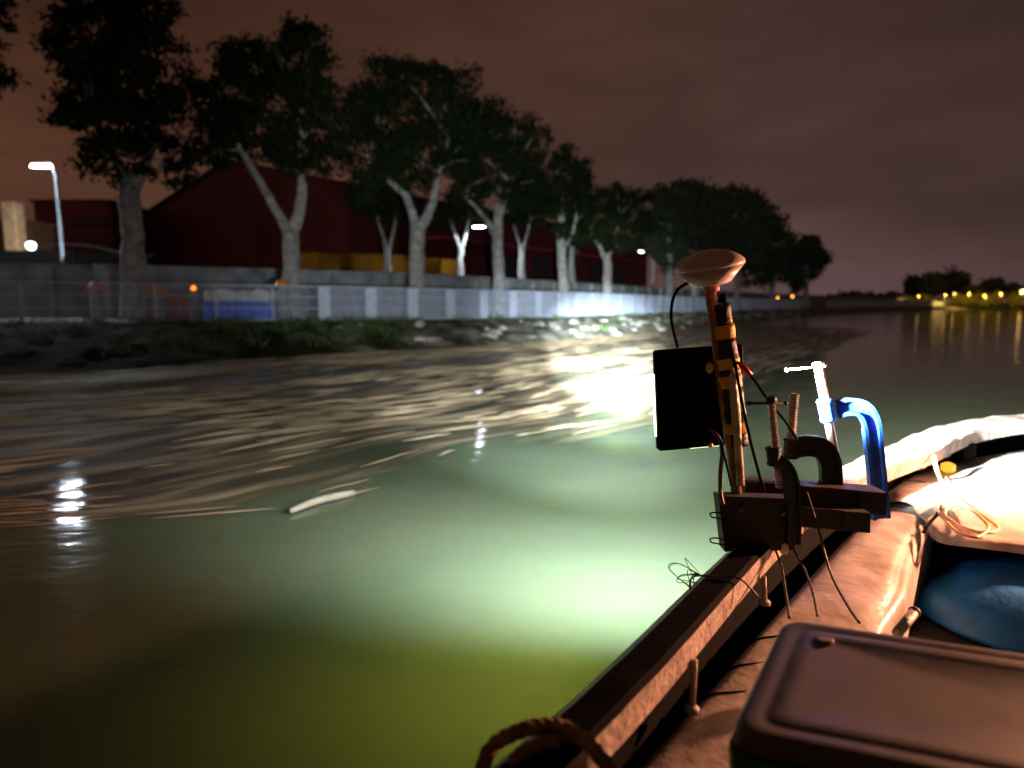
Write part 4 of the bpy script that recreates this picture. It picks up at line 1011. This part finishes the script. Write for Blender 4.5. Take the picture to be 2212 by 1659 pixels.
# frayed wire tied round the rail
t_ = thing('tie_wire', Z(1500,1245,ZG+.01), 'frayed thin wire tied around the rail, ends curling over the water', 'wire')
mb = MB()
for q in range(7):
    st = Z(1512+random.uniform(-8,8), 1240+random.uniform(-5,5), ZG+.012); c1 = st + Vector((-random.uniform(.03,.09), random.uniform(-.04,.04), random.uniform(0,.05)))
    c2 = c1 + Vector((random.uniform(-.04,.01), random.uniform(-.04,.03), random.uniform(-.05,.0))); c3 = st + Vector((random.uniform(-.05,-.01), -.03, random.uniform(-.05,-.01)))
    mb.tube(smooth_path([st, c1, c2, c3], 5), .0014, 5)
mb.build('strands', m_black, t_)
mb = MB(); a = Z(1498,1245,ZG+.012); b2 = Z(1640,1255,ZG+.004); mb.tube(smooth_path([a+Vector((-.01,0,-.05)), a, Z(1560,1247,ZG+.010), Z(1600,1251,ZG+.010), b2+Vector((0,0,-.06))], 5), .004, 6); mb.build('binding', m_btape, t_)

# thick twisted rope around the rail (bottom)
m_rope = mat('brown_rope', (.36,.19,.09), .85, scale=30, bump=.6, col2=(.17,.085,.04))
def twisted(path, r, name, parent, m, pitch=.05, strands=3, n=8):
    pth, ln = resample(path, max(20, int(400*1))); 
    for s in range(strands):
        mb = MB(); out_ = []
        for i, p in enumerate(pth):
            tt = (pth[min(i+1,len(pth)-1)]-pth[max(i-1,0)]).normalized(); a = tt.cross(Vector((0,.3,1))).normalized(); b3 = tt.cross(a)
            ang = 2*PI*(i/len(pth)*ln/pitch + s/strands); out_.append(p + (a*math.cos(ang)+b3*math.sin(ang))*r*.52)
        mb.tube(out_, r*.56, n); mb.build(name, m, parent)
rope = thing('mooring_rope', P(1130,1570,1.45), 'thick brown twisted rope looped around the rail at the bottom', 'rope')
pth = smooth_path([Z(1050,1760,.66), Z(1040,1680,.70), Z(1062,1615,.745), Z(1125,1578,.782), Z(1195,1568,.786), Z(1250,1590,.786), Z(1298,1636,.782), Z(1322,1690,.74), Z(1330,1760,.66)], 10)
twisted(pth, .0165, 'strand', rope, m_rope, pitch=.07)
pth = smooth_path([Z(1062,1750,.68), Z(1085,1680,.72), Z(1118,1632,.765), Z(1160,1606,.782), Z(1205,1600,.784)], 10)
twisted(pth, .012, 'strand', rope, m_rope, pitch=.06)

# light cord coiled on the fore deck
m_cord = mat('orange_white_cord', (.72,.42,.20), .6, scale=14, bump=.2, col2=(.75,.62,.48))
cord = thing('coiled_cord', Z(2090,1130,.55), 'orange and white cord hanging from the bow rail and coiled on the deck', 'cord')
def dk(px, py, dz=.0): 
    q = Z(px, py, .53+dz); return q
pts = [P(2018,985,4.1), P(2022,1010,4.0)] + [dk(px, py) for px, py in ((2035,1045),(2043,1080),(2025,1100),(2040,1120),(2075,1140),(2105,1158),(2120,1158))]
mb = MB(); mb.tube(smooth_path(pts, 7), .012, 8); mb.build('hanging_run', m_cord, cord)
mb = MB(); lo = [dk(px, py, .012) for px, py in ((2040,1110),(2046,1098),(2070,1092),(2100,1100),(2130,1120),(2156,1140),(2140,1150),(2105,1148),(2070,1135),(2045,1118))]
mb.tube(smooth_path(lo+[lo[0]], 7), .010, 8); mb.build('coil', m_cord, cord)
mb = MB(); lo = [dk(px, py, .02) for px, py in ((2044,1030),(2065,1070),(2092,1096),(2118,1118),(2135,1140),(2110,1160),(2070,1150),(2045,1128))]
mb.tube(smooth_path(lo, 7), .008, 8); mb.build('loose_end', m_cord, cord)
t_ = thing('deck_cable', dk(1990,1050), 'black cable lying in a curve over the end of the side deck', 'cable')
mb = MB(); mb.tube(smooth_path([dk(1960,1040,-.02), dk(1990,1042), dk(2015,1055), dk(2032,1080), dk(2028,1105), dk(2010,1128,-.02), dk(1995,1150,-.05)], 7), .010, 8); mb.build('sheath', m_btape, t_)

# blue tarpaulin in the hold
tarp = thing('blue_tarpaulin', (3.3,3.5,.06), 'crumpled blue tarpaulin lying in the dark hold', 'tarpaulin')
c = Z(2290,1250,.30); mb = MB(); rg = []
for i in range(22):
    th = i/21*PI/2*.98; ring = []
    for j in range(40):
        ph = 2*PI*j/40; q = Vector((math.cos(ph)*math.sin(th+.02)*.80, math.sin(ph)*math.sin(th+.02)*.50, math.cos(th)*.27))
        q *= 1 + .06*noise.noise(q*3) + .025*noise.noise(q*9)
        ring.append(Vector((c.x+.12, c.y, .08)) + q)
    rg.append(ring)
mb.loft(rg, True, True, True); mb.build('cloth', mat('blue_cloth', (.004,.17,.55), .6, scale=5, bump=.2), tarp)
# short pipe sticking up at the hold edge
t_ = thing('short_pipe', P(1950,1350,2.0), 'short pinkish pipe end poking up beside the box lid', 'pipe')
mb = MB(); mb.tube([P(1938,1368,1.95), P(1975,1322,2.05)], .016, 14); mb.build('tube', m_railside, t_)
mb = MB(); mb.lathe(P(1975,1322,2.05), [(.018,-.006),(.02,0),(.018,.006)], 14, axis=P(1975,1322,2.05)-P(1938,1368,1.95)); mb.build('collar', m_pole, t_)

# storage box with lid in the foreground
ZL = .90
cs = [Z(1698,1335,ZL), Z(2560,1450,ZL), Z(2420,1800,ZL), Z(1585,1560,ZL)]
o0 = cs[0]; lnY = (cs[3]-cs[0]).length
ux = Vector((math.cos(math.radians(-19)), math.sin(math.radians(-19)), 0)); uy = Vector((math.cos(math.radians(-123)), math.sin(math.radians(-123)), 0))
LX, LY = 1.0, lnY*1.05
box = thing('storage_box', o0 + ux*LX/2 + uy*LY/2 + Vector((0,0,.06-ZL)), 'large storage box with a brown translucent lid, nearest to the camera', 'box')
def rrect(hx, hy, r, z, n=7):
    res = []; cc = o0 + ux*LX/2 + uy*LY/2
    for (sx, sy, a0) in ((1,1,0),(-1,1,PI/2),(-1,-1,PI),(1,-1,3*PI/2)):
        for k3 in range(n):
            a1 = a0 + PI/2*k3/(n-1); q = cc + ux*(sx*(hx-r) + r*math.cos(a1)) + uy*(sy*(hy-r) + r*math.sin(a1)); res.append(Vector((q.x, q.y, z)))
    return res
hx, hy = LX/2, LY/2
mb = MB()
mb.loft([rrect(hx, hy, .05, ZL-.045), rrect(hx+.004, hy+.004, .05, ZL-.04), rrect(hx+.004, hy+.004, .05, ZL-.010), rrect(hx-.004, hy-.004, .047, ZL-.002), rrect(hx-.012, hy-.012, .045, ZL),
         rrect(hx-.030, hy-.030, .040, ZL-.001), rrect(hx-.036, hy-.036, .036, ZL-.0025), rrect(hx-.046, hy-.046, .034, ZL-.0025), rrect(hx-.052, hy-.052, .03, ZL-.001), rrect(hx-.075, hy-.075, .03, ZL+.002), rrect(hx-.085, hy-.085, .03, ZL-.001), rrect(.05, .05, .02, ZL-.003)], True, True, True)
m_lid = mat('brown_lid_plastic', (.105,.088,.072), .55, scale=3, bump=.06, col2=(.052,.042,.034)); mb.build('lid', m_lid, box)
mb = MB(); mb.loft([rrect(hx-.05, hy-.05, .04, .07), rrect(hx+.014, hy+.004, .045, ZL-.06), rrect(hx+.014, hy+.004, .045, ZL-.050)], True, True); mb.build('tub', mat('dark_green_plastic', (.03,.14,.06), .4, bump=.05), box)
mb = MB(); c = Z(1783,1385,ZL) ; mb.box(Vector((c.x,c.y,ZL+.003)), (.036,.022,.006), Matrix((ux,Vector((-ux.y,ux.x,0)),Vector((0,0,1)))).transposed(), bev=.0025); mb.build('lid_label', mat('pale_label', (.42,.30,.22), .5, bump=0), box)

# warm deck lamp standing inside the boat, right of the view
dl = Vector((4.6,3.35,1.45))
lampo = thing('deck_lamp', (dl.x, dl.y, .50), 'warm working lamp on a short stand inside the boat', 'lamp')
mb = MB(); mb.tube([Vector((dl.x,dl.y,.50)), Vector((dl.x,dl.y,dl.z-.1))], .02, 10); mb.lathe((dl.x,dl.y,.50), [(.14,0),(.14,.02),(.03,.04)], 18); mb.build('stand', m_black, lampo)
hdg = (Vector((1.5,2.1,.65))-dl).normalized()
mb = MB(); mb.lathe(dl - hdg*.10, [(.03,0),(.05,.02),(.11,.09),(.115,.10)], 20, axis=hdg); mb.build('reflector', m_black, lampo)
mb = MB(); mb.lathe(dl - hdg*.005, [(.10,0),(.10,.004)], 20, axis=hdg); mb.build('lens', mat('warm_glow', (1,.8,.6), .5, bump=0, emit=((1,.55,.32), 12)), lampo)
light('deck_light', 'SPOT', dl + hdg*.02, DECK_LAMP, (1,.40,.21), aim=dl+hdg, size=.06, parent=lampo, spot=math.radians(104), blend=.5)
